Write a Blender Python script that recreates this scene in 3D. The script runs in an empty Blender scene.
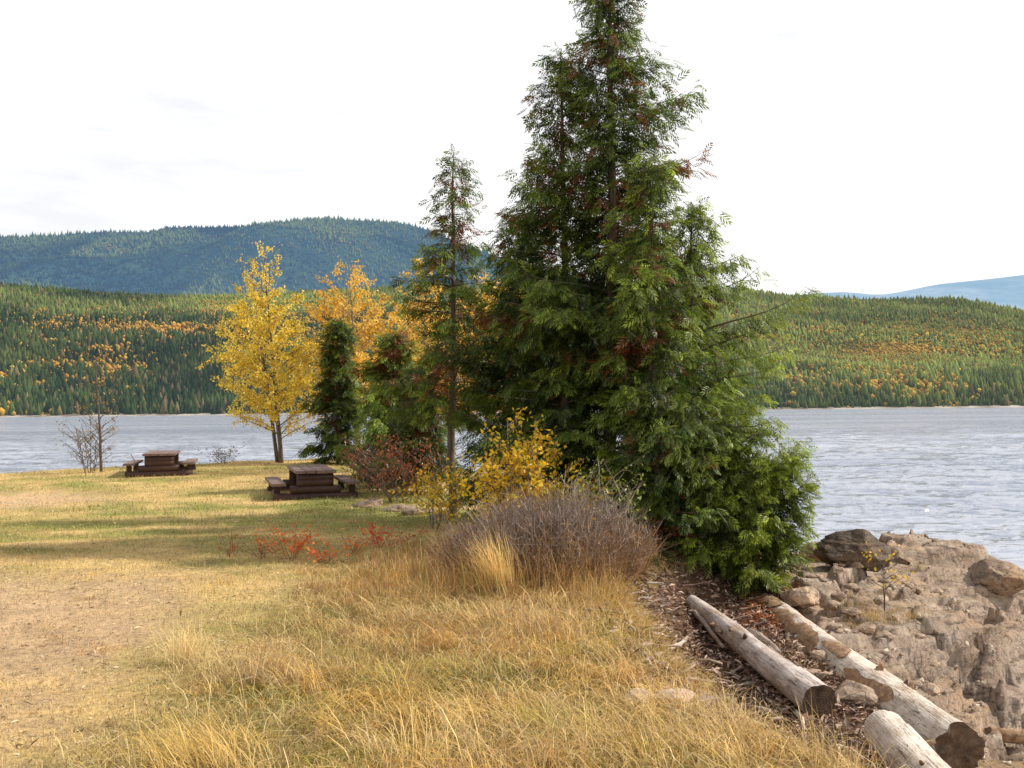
import bpy, math, random
import numpy as np
from mathutils import Matrix, Vector

C = bpy.context.scene.collection
RS = np.random.RandomState
R = math.radians
PI = math.pi

# ------------------------------------------------------------------ camera
EYE = 1.70
F_PX = 1000.0
PITCH, ROLL = 1.45, -0.56
cam_d = bpy.data.cameras.new('camera')
cam = bpy.data.objects.new('camera', cam_d); C.objects.link(cam)
cam_d.sensor_width = 36.0
cam_d.lens = 36.0 * F_PX / 1024
cam_d.clip_start = 0.1; cam_d.clip_end = 40000
CM = Matrix.Translation((0, 0, EYE)) @ Matrix.Rotation(R(90 + PITCH), 4, 'X') @ Matrix.Rotation(R(ROLL), 4, 'Z')
cam.matrix_world = CM
bpy.context.scene.camera = cam
M3 = np.array(CM.to_3x3())

def ray(px, py):
    return M3 @ np.array([(px - 512) / F_PX, (384 - py) / F_PX, -1.0])
def at_z(px, py, z):
    d = ray(px, py); t = (z - EYE) / d[2]
    return np.array([d[0] * t, d[1] * t, z])
def at_y(px, py, Y):
    d = ray(px, py); t = Y / d[1]
    return np.array([d[0] * t, Y, EYE + d[2] * t])
def project(P):
    P = np.asarray(P, float); q = (P - np.array([0, 0, EYE])) @ M3
    return 512 - F_PX * q[..., 0] / q[..., 2], 384 + F_PX * q[..., 1] / q[..., 2]

# ------------------------------------------------------------------ noise
def _hash(ix, iy, seed):
    h = (ix.astype(np.int64) * 374761393 + iy.astype(np.int64) * 668265263 + seed * 974634777) & 0xffffffff
    h = ((h ^ (h >> 13)) * 1274126177) & 0xffffffff
    return ((h ^ (h >> 16)) & 0xffff) / 65535.0
def vnoise(x, y, seed=0):
    x = np.asarray(x, float); y = np.asarray(y, float)
    ix = np.floor(x); iy = np.floor(y); fx = x - ix; fy = y - iy
    fx = fx * fx * (3 - 2 * fx); fy = fy * fy * (3 - 2 * fy)
    a = _hash(ix, iy, seed); b = _hash(ix + 1, iy, seed); c = _hash(ix, iy + 1, seed); d = _hash(ix + 1, iy + 1, seed)
    return (a * (1 - fx) + b * fx) * (1 - fy) + (c * (1 - fx) + d * fx) * fy
def fbm(x, y, seed=0, oct=4, gain=0.5):
    s = 0; a = 1; n = 0
    for i in range(oct):
        s = s + a * vnoise(x * 2 ** i + 17.3 * i, y * 2 ** i - 9.1 * i, seed + i); n += a; a *= gain
    return s / n          # 0..1
def sstep(a, b, x):
    t = np.clip((x - a) / (b - a), 0, 1); return t * t * (3 - 2 * t)
def mixc(a, b, t):
    t = np.asarray(t)[..., None]; return np.asarray(a) * (1 - t) + np.asarray(b) * t

# ------------------------------------------------------------------ mesh helpers
def mk(name, V, faces, mat, col=None, parent=None, smooth=False, midx=None, mats=None):
    me = bpy.data.meshes.new(name)
    V = np.asarray(V, np.float32)
    me.vertices.add(len(V)); me.vertices.foreach_set('co', V.ravel())
    if not isinstance(faces, list): faces = [faces]
    faces = [np.asarray(f, np.int32) for f in faces if len(f)]
    li = np.concatenate([f.ravel() for f in faces])
    tot = np.concatenate([np.full(len(f), f.shape[1], np.int32) for f in faces])
    st = np.concatenate([[0], np.cumsum(tot)[:-1]]).astype(np.int32)
    me.loops.add(len(li)); me.loops.foreach_set('vertex_index', li)
    me.polygons.add(len(tot)); me.polygons.foreach_set('loop_start', st)
    if smooth: me.polygons.foreach_set('use_smooth', np.ones(len(tot), bool))
    for m in (mats or [mat]): me.materials.append(m)
    if midx is not None: me.polygons.foreach_set('material_index', np.asarray(midx, np.int32))
    me.update(calc_edges=True)
    if col is not None:
        at = me.color_attributes.new('Col', 'FLOAT_COLOR', 'POINT')
        c = np.ones((len(V), 4), np.float32); c[:, :3] = col
        at.data.foreach_set('color', c.ravel())
    ob = bpy.data.objects.new(name, me); C.objects.link(ob)
    if parent: ob.parent = parent
    return ob
def tag(o, label=None, cat=None, group=None, kind=None):
    if label: o['label'] = label
    if cat: o['category'] = cat
    if group: o['group'] = group
    if kind: o['kind'] = kind
    return o
def empty(name, loc, label, cat, group=None, rz=0):
    o = bpy.data.objects.new(name, None); C.objects.link(o)
    o.location = loc; o.rotation_euler = (0, 0, rz); o.empty_display_size = .1
    return tag(o, label, cat, group)

class Bag:                                  # collects verts / tris / quads into one mesh
    def __init__(s): s.V = []; s.T = []; s.Q = []; s.Cc = []; s.n = 0
    def add(s, V, tris=None, quads=None, col=None):
        V = np.asarray(V, float).reshape(-1, 3)
        if tris is not None and len(tris): s.T.append(np.asarray(tris) + s.n)
        if quads is not None and len(quads): s.Q.append(np.asarray(quads) + s.n)
        c = np.ones((len(V), 3)) * .5 if col is None else np.broadcast_to(np.asarray(col, float), (len(V), 3))
        s.V.append(V); s.Cc.append(c); s.n += len(V)
    def build(s, name, mat, parent=None, smooth=False):
        f = []
        if s.Q: f.append(np.concatenate(s.Q))
        if s.T: f.append(np.concatenate(s.T))
        return mk(name, np.concatenate(s.V), f, mat, np.concatenate(s.Cc), parent, smooth)

def tube(bag, pts, rad, ns=6, col=None, cap=True):
    pts = np.asarray(pts, float); n = len(pts); rad = np.broadcast_to(rad, (n,))
    tg = np.gradient(pts, axis=0); tg /= np.linalg.norm(tg, axis=1)[:, None] + 1e-9
    ref = np.array([0, 0, 1.]) if abs(tg[0][2]) < .9 else np.array([1., 0, 0])
    a = np.cross(tg, ref); a /= np.linalg.norm(a, axis=1)[:, None] + 1e-9
    b = np.cross(tg, a)
    th = np.arange(ns) * 2 * PI / ns
    V = pts[:, None] + rad[:, None, None] * (np.cos(th)[None, :, None] * a[:, None] + np.sin(th)[None, :, None] * b[:, None])
    i = np.arange(n - 1)[:, None] * ns; j = np.arange(ns)[None]
    j2 = (j + 1) % ns
    q = np.stack([i + j, i + j2, i + ns + j2, i + ns + j], -1).reshape(-1, 4)
    V = V.reshape(-1, 3); tr = []
    if cap:
        V = np.concatenate([V, pts[:1], pts[-1:]])
        for k in range(ns):
            tr.append([n * ns, (k + 1) % ns, k]); tr.append([n * ns + 1, (n - 1) * ns + k, (n - 1) * ns + (k + 1) % ns])
    bag.add(V, tr, q, col)

# ------------------------------------------------------------------ materials
class NT:
    def __init__(s, name):
        s.m = bpy.data.materials.new(name); s.m.use_nodes = True
        s.t = s.m.node_tree; s.t.nodes.clear()
        s.out = s.n('ShaderNodeOutputMaterial')
    def n(s, typ, **kw):
        nd = s.t.nodes.new(typ)
        for k, v in kw.items():
            if k.startswith('i_'): nd.inputs[k[2:].replace('_', ' ')].default_value = v
            else: setattr(nd, k, v)
        return nd
    def l(s, a, b): s.t.links.new(a, b)
    def attr(s, name='Col'): return s.n('ShaderNodeAttribute', attribute_name=name).outputs['Color']
    def pos(s, scale=(1, 1, 1), obj=True):
        tc = s.n('ShaderNodeTexCoord'); mp = s.n('ShaderNodeMapping'); mp.inputs['Scale'].default_value = scale
        s.l(tc.outputs['Object'], mp.inputs['Vector']); return mp.outputs['Vector']
    def noise(s, vec, scale, detail=5, rough=.6, dist=0):
        nd = s.n('ShaderNodeTexNoise'); nd.inputs['Scale'].default_value = scale; nd.inputs['Detail'].default_value = detail
        nd.inputs['Roughness'].default_value = rough; nd.inputs['Distortion'].default_value = dist
        s.l(vec, nd.inputs['Vector']); return nd.outputs['Fac']
    def ramp(s, fac, stops):
        nd = s.n('ShaderNodeValToRGB'); cr = nd.color_ramp
        while len(cr.elements) < len(stops): cr.elements.new(.5)
        for e, (p, c) in zip(cr.elements, stops):
            e.position = p; e.color = (*c, 1) if len(c) == 3 else c
        s.l(fac, nd.inputs['Fac']); return nd.outputs['Color']
    def mix(s, fac, a, b, mode='MIX'):
        nd = s.n('ShaderNodeMix', data_type='RGBA', blend_type=mode)
        for sock, v in ((nd.inputs[0], fac), (nd.inputs[6], a), (nd.inputs[7], b)):
            if hasattr(v, 'is_linked') or hasattr(v, 'links'): s.l(v, sock)
            elif isinstance(v, (int, float)): sock.default_value = v
            else: sock.default_value = (*v, 1)
        return nd.outputs[2]
    def bump(s, h, strength, dist, prev=None):
        nd = s.n('ShaderNodeBump'); nd.inputs['Strength'].default_value = strength; nd.inputs['Distance'].default_value = dist
        s.l(h, nd.inputs['Height'])
        if prev is not None: s.l(prev, nd.inputs['Normal'])
        return nd.outputs['Normal']
    def principled(s, col, rough=.8, normal=None, spec=.3):
        p = s.n('ShaderNodeBsdfPrincipled')
        if isinstance(col, tuple): p.inputs['Base Color'].default_value = (*col, 1)
        else: s.l(col, p.inputs['Base Color'])
        if isinstance(rough, (int, float)): p.inputs['Roughness'].default_value = rough
        else: s.l(rough, p.inputs['Roughness'])
        p.inputs['Specular IOR Level'].default_value = spec
        if normal is not None: s.l(normal, p.inputs['Normal'])
        return p.outputs[0]
    def done(s, sh): s.l(sh, s.out.inputs['Surface']); return s.m

def leaf_mat(name, trans=.4, spec=.06):
    t = NT(name); c = t.attr()
    d = t.n('ShaderNodeBsdfDiffuse'); tr = t.n('ShaderNodeBsdfTranslucent'); g = t.n('ShaderNodeBsdfGlossy'); g.inputs['Roughness'].default_value = .45
    g.inputs['Color'].default_value = (1, 1, 1, 1)
    t.l(c, d.inputs['Color']); t.l(c, tr.inputs['Color'])
    m = t.n('ShaderNodeMixShader'); m.inputs[0].default_value = trans; t.l(d.outputs[0], m.inputs[1]); t.l(tr.outputs[0], m.inputs[2])
    m2 = t.n('ShaderNodeMixShader'); m2.inputs[0].default_value = spec; t.l(m.outputs[0], m2.inputs[1]); t.l(g.outputs[0], m2.inputs[2])
    return t.done(m2.outputs[0])
def bark_mat(name, c1, c2, vs=(1, 1, .15), sc=40):
    t = NT(name); v = t.pos(vs); n = t.noise(v, sc, 4)
    c = t.ramp(n, [(.3, c1), (.7, c2)])
    return t.done(t.principled(c, .9, t.bump(n, .6, .01)))

M_CEDAR = leaf_mat('cedar foliage', .4, .025)
M_LEAF = leaf_mat('leaves', .5, .04)
M_GRASS = leaf_mat('grass', .3, .02)
M_BARK = bark_mat('cedar bark', (.05, .035, .025), (.20, .155, .12))
M_BIRCH = bark_mat('young bark', (.10, .07, .05), (.33, .27, .21))

def twig_mat():
    t = NT('twigs'); return t.done(t.principled(t.attr(), .85))
M_TWIG = twig_mat()

# ------------------------------------------------------------------ terrain
WATER = -1.70
def bank_x(Y):                      # right hand edge of the grass bench
    return np.interp(Y, [0, 3, 4.7, 5.2, 6.0, 7.4, 8.9, 9.8, 11, 12.5, 15, 18, 22, 27, 31, 40],
                        [2.8, 2.2, 1.62, 1.36, 1.14, .93, .98, 1.12, 1.45, 2.5, 3.6, 3.0, 1.0, -1.5, -4, -9])
def shore_y(X):
    return np.interp(X, [-400, -60, -25, -16, -13.5, -9.5, -6, 0, 10], [10, 16, 22, 25.0, 27.0, 30.6, 33.5, 34, 34]) + .5 * (fbm(X * .7, X * 0 + 3, 5, 3) - .5)
def ground_z(X, Y):
    X = np.asarray(X, float); Y = np.asarray(Y, float)
    wob = .5 * (fbm(X * .9, Y * .9, 11, 3) - .5)
    bench = .012 * (Y - 14) * sstep(12, 26, Y) + .10 * (fbm(X * .25, Y * .25, 3, 3) - .5) + .05 * (fbm(X * 1.3, Y * 1.3, 7, 3) - .5)
    bench = bench - .02 
    d1 = bank_x(Y) - X + wob * .5
    beach = -.50 - .085 * (12.2 - Y) - .05 * np.clip(X - 2.5, 0, 8) + .06 * (fbm(X * 2, Y * 2, 21, 3) - .5)
    beach = np.where(Y > 12.2, -.5 - .2 * (Y - 12.2) * sstep(12, 16, Y), beach)
    beach = beach - np.where(Y > 8.6, .75, .45) * sstep(3.0, 3.7, X)
    beach = np.where(X > 6, beach - .5 * (X - 6), beach)
    z = beach + (bench - beach) * sstep(-.75, .15, d1)
    d2 = shore_y(X) - Y + wob
    z = -2.6 + (z + 2.6) * sstep(-1.9, .35, d2)
    return np.clip(z, -3.2, None)

# colour pattern of the lawn (dry, green, dirt)
C_DIRT = np.array((.62, .42, .26)); C_STRAW = np.array((.64, .46, .20)); C_OLIVE = np.array((.40, .32, .11)); C_GREEN = np.array((.25, .26, .07)); C_PALE = np.array((.78, .60, .32))
def lawn_col(X, Y):
    n1 = fbm(X * .35, Y * .5, 31, 4); n2 = fbm(X * 1.1, Y * 1.6, 41, 4); n3 = fbm(X * 4, Y * 5, 51, 3)
    c = mixc(C_STRAW, C_OLIVE, sstep(.36, .62, n2 * .6 + n1 * .4))
    c = mixc(c, C_GREEN, .75 * sstep(.55, .68, n1 * .45 + n2 * .55))
    # greener band round the tables and across the middle
    band = .35 * np.exp(-((Y - 15.5) / 3.5) ** 2) * sstep(-13, -6, X) + .8 * np.exp(-((X + 4.6) / 1.8) ** 2 - ((Y - 19) / 2.2) ** 2) + .7 * np.exp(-((X + 9.5) / 2.5) ** 2 - ((Y - 23) / 1.2) ** 2)
    c = mixc(c, C_GREEN * 1.15, np.clip(band * sstep(.35, .62, n2), 0, .8))
    path = .95 * sstep(-1.5, -3.1, X + .12 * (Y - 6)) * sstep(13.5, 9.5, Y) + 1.1 * np.exp(-((X + 10.5) / 3.5) ** 2 - ((Y - 19.5) / 2.5) ** 2)
    path = np.clip(path * (.30 + .75 * n1 + .35 * n2) - .35 * n3, 0, 1)
    c = mixc(c, C_DIRT, .85 * sstep(.15, .75, path))
    c = c * (.75 + .5 * n3)[..., None]
    return c, path

def axis(*segs):
    out = []
    for a, b, s in segs: out.append(np.arange(a, b, s))
    return np.unique(np.concatenate(out))
xs = np.concatenate([[-9000, -4000, -1500, -600, -250, -120, -70, -45], axis((-32, -14, .4), (-14, -6, .16), (-6, 5, .07), (5, 12, .25)), [13, 16, 22, 40, 90, 250, 600, 1500, 4000, 9000]])
ys = np.concatenate([[-200, -60, -20, -8, -3, 0, 2], axis((3, 12, .07), (12, 20, .14), (20, 40, .25)), [42, 50, 80, 150, 400, 900, 2000, 9000, 20000]])
GX, GY = np.meshgrid(xs, ys)
GZ = ground_z(GX, GY)
nx, ny = len(xs), len(ys)
def grid_faces(nx, ny):
    i = np.arange(ny - 1)[:, None] * nx + np.arange(nx - 1)[None]
    return np.stack([i, i + 1, i + nx + 1, i + nx], -1).reshape(-1, 4)
gc, _ = lawn_col(GX, GY)
d1 = bank_x(GY) - GX
gc = mixc(gc, np.array((.15, .085, .05)), sstep(.1, -.25, d1))
gc = mixc(gc, np.array((.34, .235, .14)), sstep(2.7, 3.4, GX) * sstep(.1, -.25, d1))
nearb = np.exp(-((GX - .5) / 2.0) ** 2 - ((GY - 6.5) / 2.5) ** 2)
gc = mixc(gc, np.array((.20, .14, .06)), .65 * nearb)

def ground_mat():
    t = NT('ground'); c = t.attr(); v = t.pos()
    n = t.noise(v, 18, 8, .75); n2 = t.noise(v, 90, 4, .7)
    k = t.ramp(n, [(.3, (.45, .42, .38)), (.5, (1, 1, 1)), (.72, (1.45, 1.4, 1.3))])
    c = t.mix(1.0, c, k, 'MULTIPLY')
    k2 = t.ramp(n2, [(.35, (.6, .6, .6)), (.65, (1.3, 1.3, 1.3))])
    c = t.mix(.8, c, k2, 'MULTIPLY')
    b = t.bump(n, .7, .05); b = t.bump(n2, .6, .015, b)
    return t.done(t.principled(c, .95, b, .1))
g = mk('ground', np.stack([GX, GY, GZ], -1).reshape(-1, 3), grid_faces(nx, ny), ground_mat(), gc.reshape(-1, 3), smooth=True)
tag(g, kind='structure')

# ------------------------------------------------------------------ lake
def lake_mat():
    t = NT('lake water')
    v1 = t.pos((.8, 1.0, 1)); v2 = t.pos((.16, .26, 1)); v3 = t.pos((.012, .035, 1))
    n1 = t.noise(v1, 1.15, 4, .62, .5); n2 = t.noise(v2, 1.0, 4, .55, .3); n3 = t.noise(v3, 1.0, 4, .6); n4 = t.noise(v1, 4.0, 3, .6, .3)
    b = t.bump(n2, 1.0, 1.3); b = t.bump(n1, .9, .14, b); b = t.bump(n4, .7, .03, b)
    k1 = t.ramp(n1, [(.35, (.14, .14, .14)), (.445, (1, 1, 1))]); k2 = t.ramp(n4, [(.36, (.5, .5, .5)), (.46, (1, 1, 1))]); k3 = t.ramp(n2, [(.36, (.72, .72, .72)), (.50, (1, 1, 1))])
    kk = t.mix(1.0, t.mix(1.0, k1, k2, 'MULTIPLY'), k3, 'MULTIPLY')  # painted dark ripple streaks: noise cuts the gloss where wave faces would reflect less
    gl = t.n('ShaderNodeBsdfGlossy'); gl.inputs['Roughness'].default_value = .08; gl.inputs['Color'].default_value = (.98, .98, 1, 1)
    t.l(b, gl.inputs['Normal'])
    df = t.n('ShaderNodeBsdfDiffuse')
    c = t.ramp(n3, [(.38, (.21, .24, .31)), (.62, (.33, .36, .43))])
    t.l(c, df.inputs['Color'])
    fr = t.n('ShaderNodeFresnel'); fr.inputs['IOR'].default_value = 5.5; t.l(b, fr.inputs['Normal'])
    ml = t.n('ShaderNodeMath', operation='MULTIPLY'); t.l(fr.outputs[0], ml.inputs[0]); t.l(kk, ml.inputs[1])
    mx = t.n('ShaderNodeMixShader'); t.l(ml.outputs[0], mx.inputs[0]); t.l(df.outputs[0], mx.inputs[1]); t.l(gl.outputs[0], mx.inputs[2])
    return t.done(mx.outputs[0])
# near water carries real small waves, far water is nearly flat
wy = np.concatenate([[-400, -50], 4 * 1.0065 ** np.arange(0, 620)]); wy = wy[wy < 230]; wy = np.concatenate([wy, [300, 500, 900, 2000, 6000, 16000]])
u = np.linspace(-1, 1, 421)
WX = (np.sign(u) * (np.abs(u) ** 1.0))[None] * (.9 * np.maximum(wy, 12))[:, None]
WX[:, 0] = -14000; WX[:, -1] = 14000
WY = np.repeat(wy[:, None], len(u), 1)
amp = sstep(230, 60, WY) * sstep(2, 10, WY)
wav = .20 * (fbm(WX * .7, WY * 1.5, 61, 4, .6) - .5) + .40 * (fbm(WX * .16, WY * .45, 71, 3) - .5)
WZ = WATER + wav * amp
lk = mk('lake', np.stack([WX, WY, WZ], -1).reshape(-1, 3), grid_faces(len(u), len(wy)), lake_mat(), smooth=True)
tag(lk, kind='structure')

# ------------------------------------------------------------------ hills
def horizon_y(px):
    # pixel row of the horizon for this column
    a = M3[2]; return 384 + F_PX * ((px - 512) / F_PX * a[0] - a[2]) / a[1]
def hill_mat(name, haze_c, haze, rough_scale, c_lo, c_hi, patch=None):
    t = NT(name); v = t.pos()
    n = t.noise(v, rough_scale, 8, .65); n2 = t.noise(v, rough_scale * .12, 5, .6); n3 = t.noise(v, rough_scale * 6, 3, .7)
    c = t.ramp(n, [(.35, c_lo), (.65, c_hi)])
    if patch: c = t.mix(t.ramp(n2, [(.52, (0, 0, 0)), (.60, (.8, .8, .8))]), c, patch)
    c = t.mix(.8, c, t.ramp(n3, [(.3, (.45, .45, .5)), (.7, (1.5, 1.5, 1.4))]), 'MULTIPLY')
    b = t.bump(n3, .8, 14)
    d = t.n('ShaderNodeBsdfDiffuse'); t.l(c, d.inputs['Color']); t.l(b, d.inputs['Normal'])
    e = t.n('ShaderNodeEmission'); e.inputs['Color'].default_value = (*haze_c, 1)  # aerial haze painted on as an even glow over the whole slope
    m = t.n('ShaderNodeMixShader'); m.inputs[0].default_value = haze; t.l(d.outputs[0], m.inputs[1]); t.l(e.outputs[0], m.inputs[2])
    return t.done(m.outputs[0])

def ridge_hill(name, px_y, d0, d1, d2, mat, seed, amp, nx=260, ny=70, power=1.0, freq=1 / 700):
    """slope that rises from distance d0 to a ridge at d1 and falls to d2; ridge height from a skyline profile"""
    pxs = np.linspace(-900, 1900, nx); yk = np.interp(pxs, [p[0] for p in px_y], [p[1] for p in px_y])
    slope = (horizon_y(pxs) - yk) / F_PX
    k = (pxs - 512) / F_PX
    ds = np.concatenate([np.linspace(d0, d1, ny), np.linspace(d1, d2, 12)[1:]])
    D = ds[:, None]; X = k[None] * D; Y = D + 0 * X
    t = np.where(D <= d1, (D - d0) / (d1 - d0), 1 - .7 * (D - d1) / (d2 - d1))
    prof = np.where(D <= d1, t ** power, t)
    H = slope[None] * d1 + EYE - WATER
    n = fbm(X * freq, Y * freq, seed, 5) - .5
    Z = WATER - 1.5 + prof * H + amp * n * np.clip(t * 3, 0, 1) * np.clip((1.0 - t) * 3 + .02, 0, 1)
    ob = mk(name, np.stack([X, Y, Z], -1).reshape(-1, 3), grid_faces(nx, len(ds)), mat, smooth=True)
    return ob, (pxs, ds, Z)

NEAR_SKY = [(-900, 300), (-400, 285), (0, 286), (60, 291), (120, 295), (200, 296), (250, 294), (330, 291), (420, 290), (512, 292), (640, 290), (740, 292), (800, 297), (860, 300), (960, 300), (1024, 312), (1100, 322), (1400, 340), (1900, 350)]
FAR_SKY = [(-900, 262), (-300, 240), (0, 236), (30, 237), (60, 234), (100, 231), (152, 231), (166, 227), (245, 226), (258, 223), (310, 219), (345, 219), (400, 222), (430, 229), (470, 246), (520, 262), (600, 284), (700, 300), (900, 320), (1900, 350)]
BLUE_SKY = [(-900, 400), (500, 400), (700, 330), (770, 300), (812, 293), (850, 291.5), (880, 295), (900, 292), (940, 284), (980, 280), (1024, 275), (1100, 262), (1300, 250), (1900, 280)]
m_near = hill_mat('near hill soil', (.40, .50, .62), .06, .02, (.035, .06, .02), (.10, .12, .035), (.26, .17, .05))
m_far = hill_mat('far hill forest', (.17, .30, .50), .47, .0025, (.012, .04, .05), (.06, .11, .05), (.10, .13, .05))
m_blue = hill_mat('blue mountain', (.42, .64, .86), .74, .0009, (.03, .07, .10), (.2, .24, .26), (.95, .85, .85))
near, NG = ridge_hill('near_hill', NEAR_SKY, 1150, 2700, 3600, m_near, 81, 90, 300, 110, .95, 1 / 420)
tag(near, kind='structure')
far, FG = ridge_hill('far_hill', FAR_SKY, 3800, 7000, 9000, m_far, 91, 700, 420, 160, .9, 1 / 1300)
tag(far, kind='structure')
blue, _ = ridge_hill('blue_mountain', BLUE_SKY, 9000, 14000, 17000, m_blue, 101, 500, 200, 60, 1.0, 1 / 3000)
tag(blue, kind='structure')

# forest on the near hill: small conifers and autumn broadleaves, one mass
def forest(name, G, N, seed, hmul, haze_c, haze, far=False):
    pxs, ds, Z = G; r = RS(seed)
    nrow = len(ds) - 11
    # uniform in area
    D = np.sqrt(r.uniform(ds[0] ** 2, (ds[nrow - 1] * 1.02) ** 2, N)); px = r.uniform(-140, 1164, N)
    k = (px - 512) / F_PX
    fi = np.interp(D, ds, np.arange(len(ds))); fj = np.interp(px, pxs, np.arange(len(pxs)))
    i0 = fi.astype(int).clip(0, len(ds) - 2); j0 = fj.astype(int).clip(0, len(pxs) - 2); a = fi - i0; b = fj - j0
    z = (Z[i0, j0] * (1 - b) + Z[i0, j0 + 1] * b) * (1 - a) + (Z[i0 + 1, j0] * (1 - b) + Z[i0 + 1, j0 + 1] * b) * a
    X = k * D; Y = D
    ppx, ppy = project(np.stack([X, Y, z], -1))
    fs = 2.4 if far else 1.0
    w1 = fbm(X / 260 / fs, Y / 260 / fs, seed + 1, 4); w2 = fbm(X / 70 / fs, Y / 70 / fs, seed + 2, 3); w3 = fbm(X / 600 / fs, Y / 600 / fs, seed + 5, 3)
    hgt = r.gamma(9, 1.75, N).clip(6, 30) * hmul * (.55 + .9 * w1) * (.75 + .5 * w2)
    base = mixc((.012, .028, .013), (.070, .098, .026), np.clip(sstep(.38, .66, w2 * .5 + w1 * .5) * .75 + r.uniform(-.2, .4, N), 0, 1))
    if not far:
        # warm clearings and aspen stands on the hillside
        def blob(cx, cy, rx, ry): return np.exp(-((ppx - cx) / rx) ** 2 - ((ppy - cy) / ry) ** 2)
        asp = .03 + .5 * sstep(.55, .68, w1 * .4 + w2 * .6)
        left = ppx < 560
        asp = asp + .75 * blob(60, 326, 55, 9) + .6 * blob(130, 330, 42, 8) + .45 * blob(125, 362, 45, 20) + .5 * blob(880, 350, 120, 26) + .8 * blob(190, 333, 40, 6) + .55 * blob(235, 315, 80, 13) + .4 * blob(300, 330, 70, 22) + .25 * blob(120, 365, 90, 22)
        asp = asp + .55 * blob(880, 352, 60, 9) + .4 * blob(790, 310, 40, 4) + .45 * blob(980, 335, 45, 8) + .5 * blob(806, 378, 14, 6) + .35 * blob(900, 390, 120, 5) + .3 * blob(850, 300, 60, 6)
        asp = asp * (1 - .8 * sstep(340, 352, ppy) * sstep(100, 180, ppx) * sstep(330, 200, ppx))
        lightg = 1.2 * blob(880, 348, 130, 26) + 1.0 * blob(300, 302, 110, 12) + .7 * blob(235, 306, 80, 8) + .3 * (ppx > 600)
        base = mixc(base, (.22, .25, .07), .38 * sstep(.5, .62, w3 * .4 + w1 * .6) * (ppy < 372))
        base = mixc(base, (.25, .29, .07), np.clip(lightg * (.25 + 1.2 * w2), 0, .85))
        hgt = hgt * (1 - .5 * np.clip(lightg * (.25 + 1.2 * w2), 0, .85))
        base = mixc(base, (.22, .15, .08), .6 * (r.uniform(0, 1, N) < .10))
        dark = np.clip(.6 * blob(60, 360, 90, 28) + .75 * blob(190, 375, 70, 28) + .5 * blob(830, 322, 60, 8) + .4 * blob(860, 402, 200, 12), 0, .8)
        base = base * (1 - .5 * dark)[:, None]
    else:
        asp = .004 + .22 * sstep(.60, .70, w1) + .8 * np.exp(-((ppx - 300) / 55) ** 2 - ((ppy - 246) / 9) ** 2) * sstep(.35, .55, w2)
        base = mixc(base * .9, (.16, .20, .06), np.clip(1.4 * sstep(.42, .60, w3 * .5 + w1 * .5) - .2, 0, .85))
    isd = r.uniform(0, 1, N) < asp
    dc = mixc((.50, .28, .03), (.46, .17, .03), r.uniform(0, 1, N)); dc = mixc(dc, (.60, .46, .07), r.uniform(0, 1, N) * np.where(ppx > 600, 1, .55)); dc = mixc(dc, (.22, .13, .05), r.uniform(0, .75, N))
    col = np.where(isd[:, None], dc, base) * r.uniform(.65, 1.35, N)[:, None]
    hgt = np.where(isd, hgt * .52, hgt); wid = np.where(isd, hgt * r.uniform(.25, .45, N), hgt * r.uniform(.18, .36, N))
    # shape: lower ring, upper ring, tip
    ns = 5; th = np.arange(ns) * 2 * PI / ns
    th = th[None] + r.uniform(0, 6, N)[:, None]
    jr = r.uniform(.7, 1.3, (N, ns))
    zl = np.where(isd, .30, .06) * hgt; zu = np.where(isd, .72, .45) * hgt
    rl = np.where(isd, .7, 1.0) * wid; ru = np.where(isd, 1.0, .55) * wid
    P = np.stack([X, Y, z - 1], -1)
    def ring(rr, zz, rot=0): return np.stack([P[:, 0:1] + rr[:, None] * np.cos(th + rot) * jr, P[:, 1:2] + rr[:, None] * np.sin(th + rot) * jr, P[:, 2:3] + zz[:, None] + 0 * th], -1)
    L = ring(rl, zl); U = ring(ru, zu, .6); T = (P + np.stack([0 * hgt, 0 * hgt, hgt], -1))[:, None]; B = (P + np.stack([0 * hgt, 0 * hgt, zl * .2], -1))[:, None]
    V = np.concatenate([L, U, T, B], 1)           # N, 12, 3
    f = []; q = []
    for i in range(ns):
        j = (i + 1) % ns
        q.append([i, j, 5 + j, 5 + i]); f.append([5 + i, 5 + j, 10]); f.append([j, i, 11])
    off = (np.arange(N) * 12)[:, None, None]
    vc = np.repeat(col[:, None], 12, 1) * np.array([.72] * 5 + [1.0] * 5 + [1.15, .5])[None, :, None]  # shading painted in: crowns darker low down and underneath, lighter at the tip
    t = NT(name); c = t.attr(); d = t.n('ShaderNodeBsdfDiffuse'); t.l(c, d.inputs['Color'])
    e = t.n('ShaderNodeEmission'); e.inputs['Color'].default_value = (*haze_c, 1)  # distance haze put into the tree surface as a constant faint glow
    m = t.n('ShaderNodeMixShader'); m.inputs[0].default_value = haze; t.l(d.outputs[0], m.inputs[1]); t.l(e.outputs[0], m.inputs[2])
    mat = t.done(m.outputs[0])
    ob = mk(name, V.reshape(-1, 3), [(np.array(q)[None] + off).reshape(-1, 4), (np.array(f)[None] + off).reshape(-1, 3)], mat, vc.reshape(-1, 3))
    return ob
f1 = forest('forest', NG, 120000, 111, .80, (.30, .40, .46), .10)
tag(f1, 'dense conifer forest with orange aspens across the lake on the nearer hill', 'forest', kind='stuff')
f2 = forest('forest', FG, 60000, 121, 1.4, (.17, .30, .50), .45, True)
tag(f2, 'hazy blue green forest on the more distant higher hill', 'forest', kind='stuff')

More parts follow.
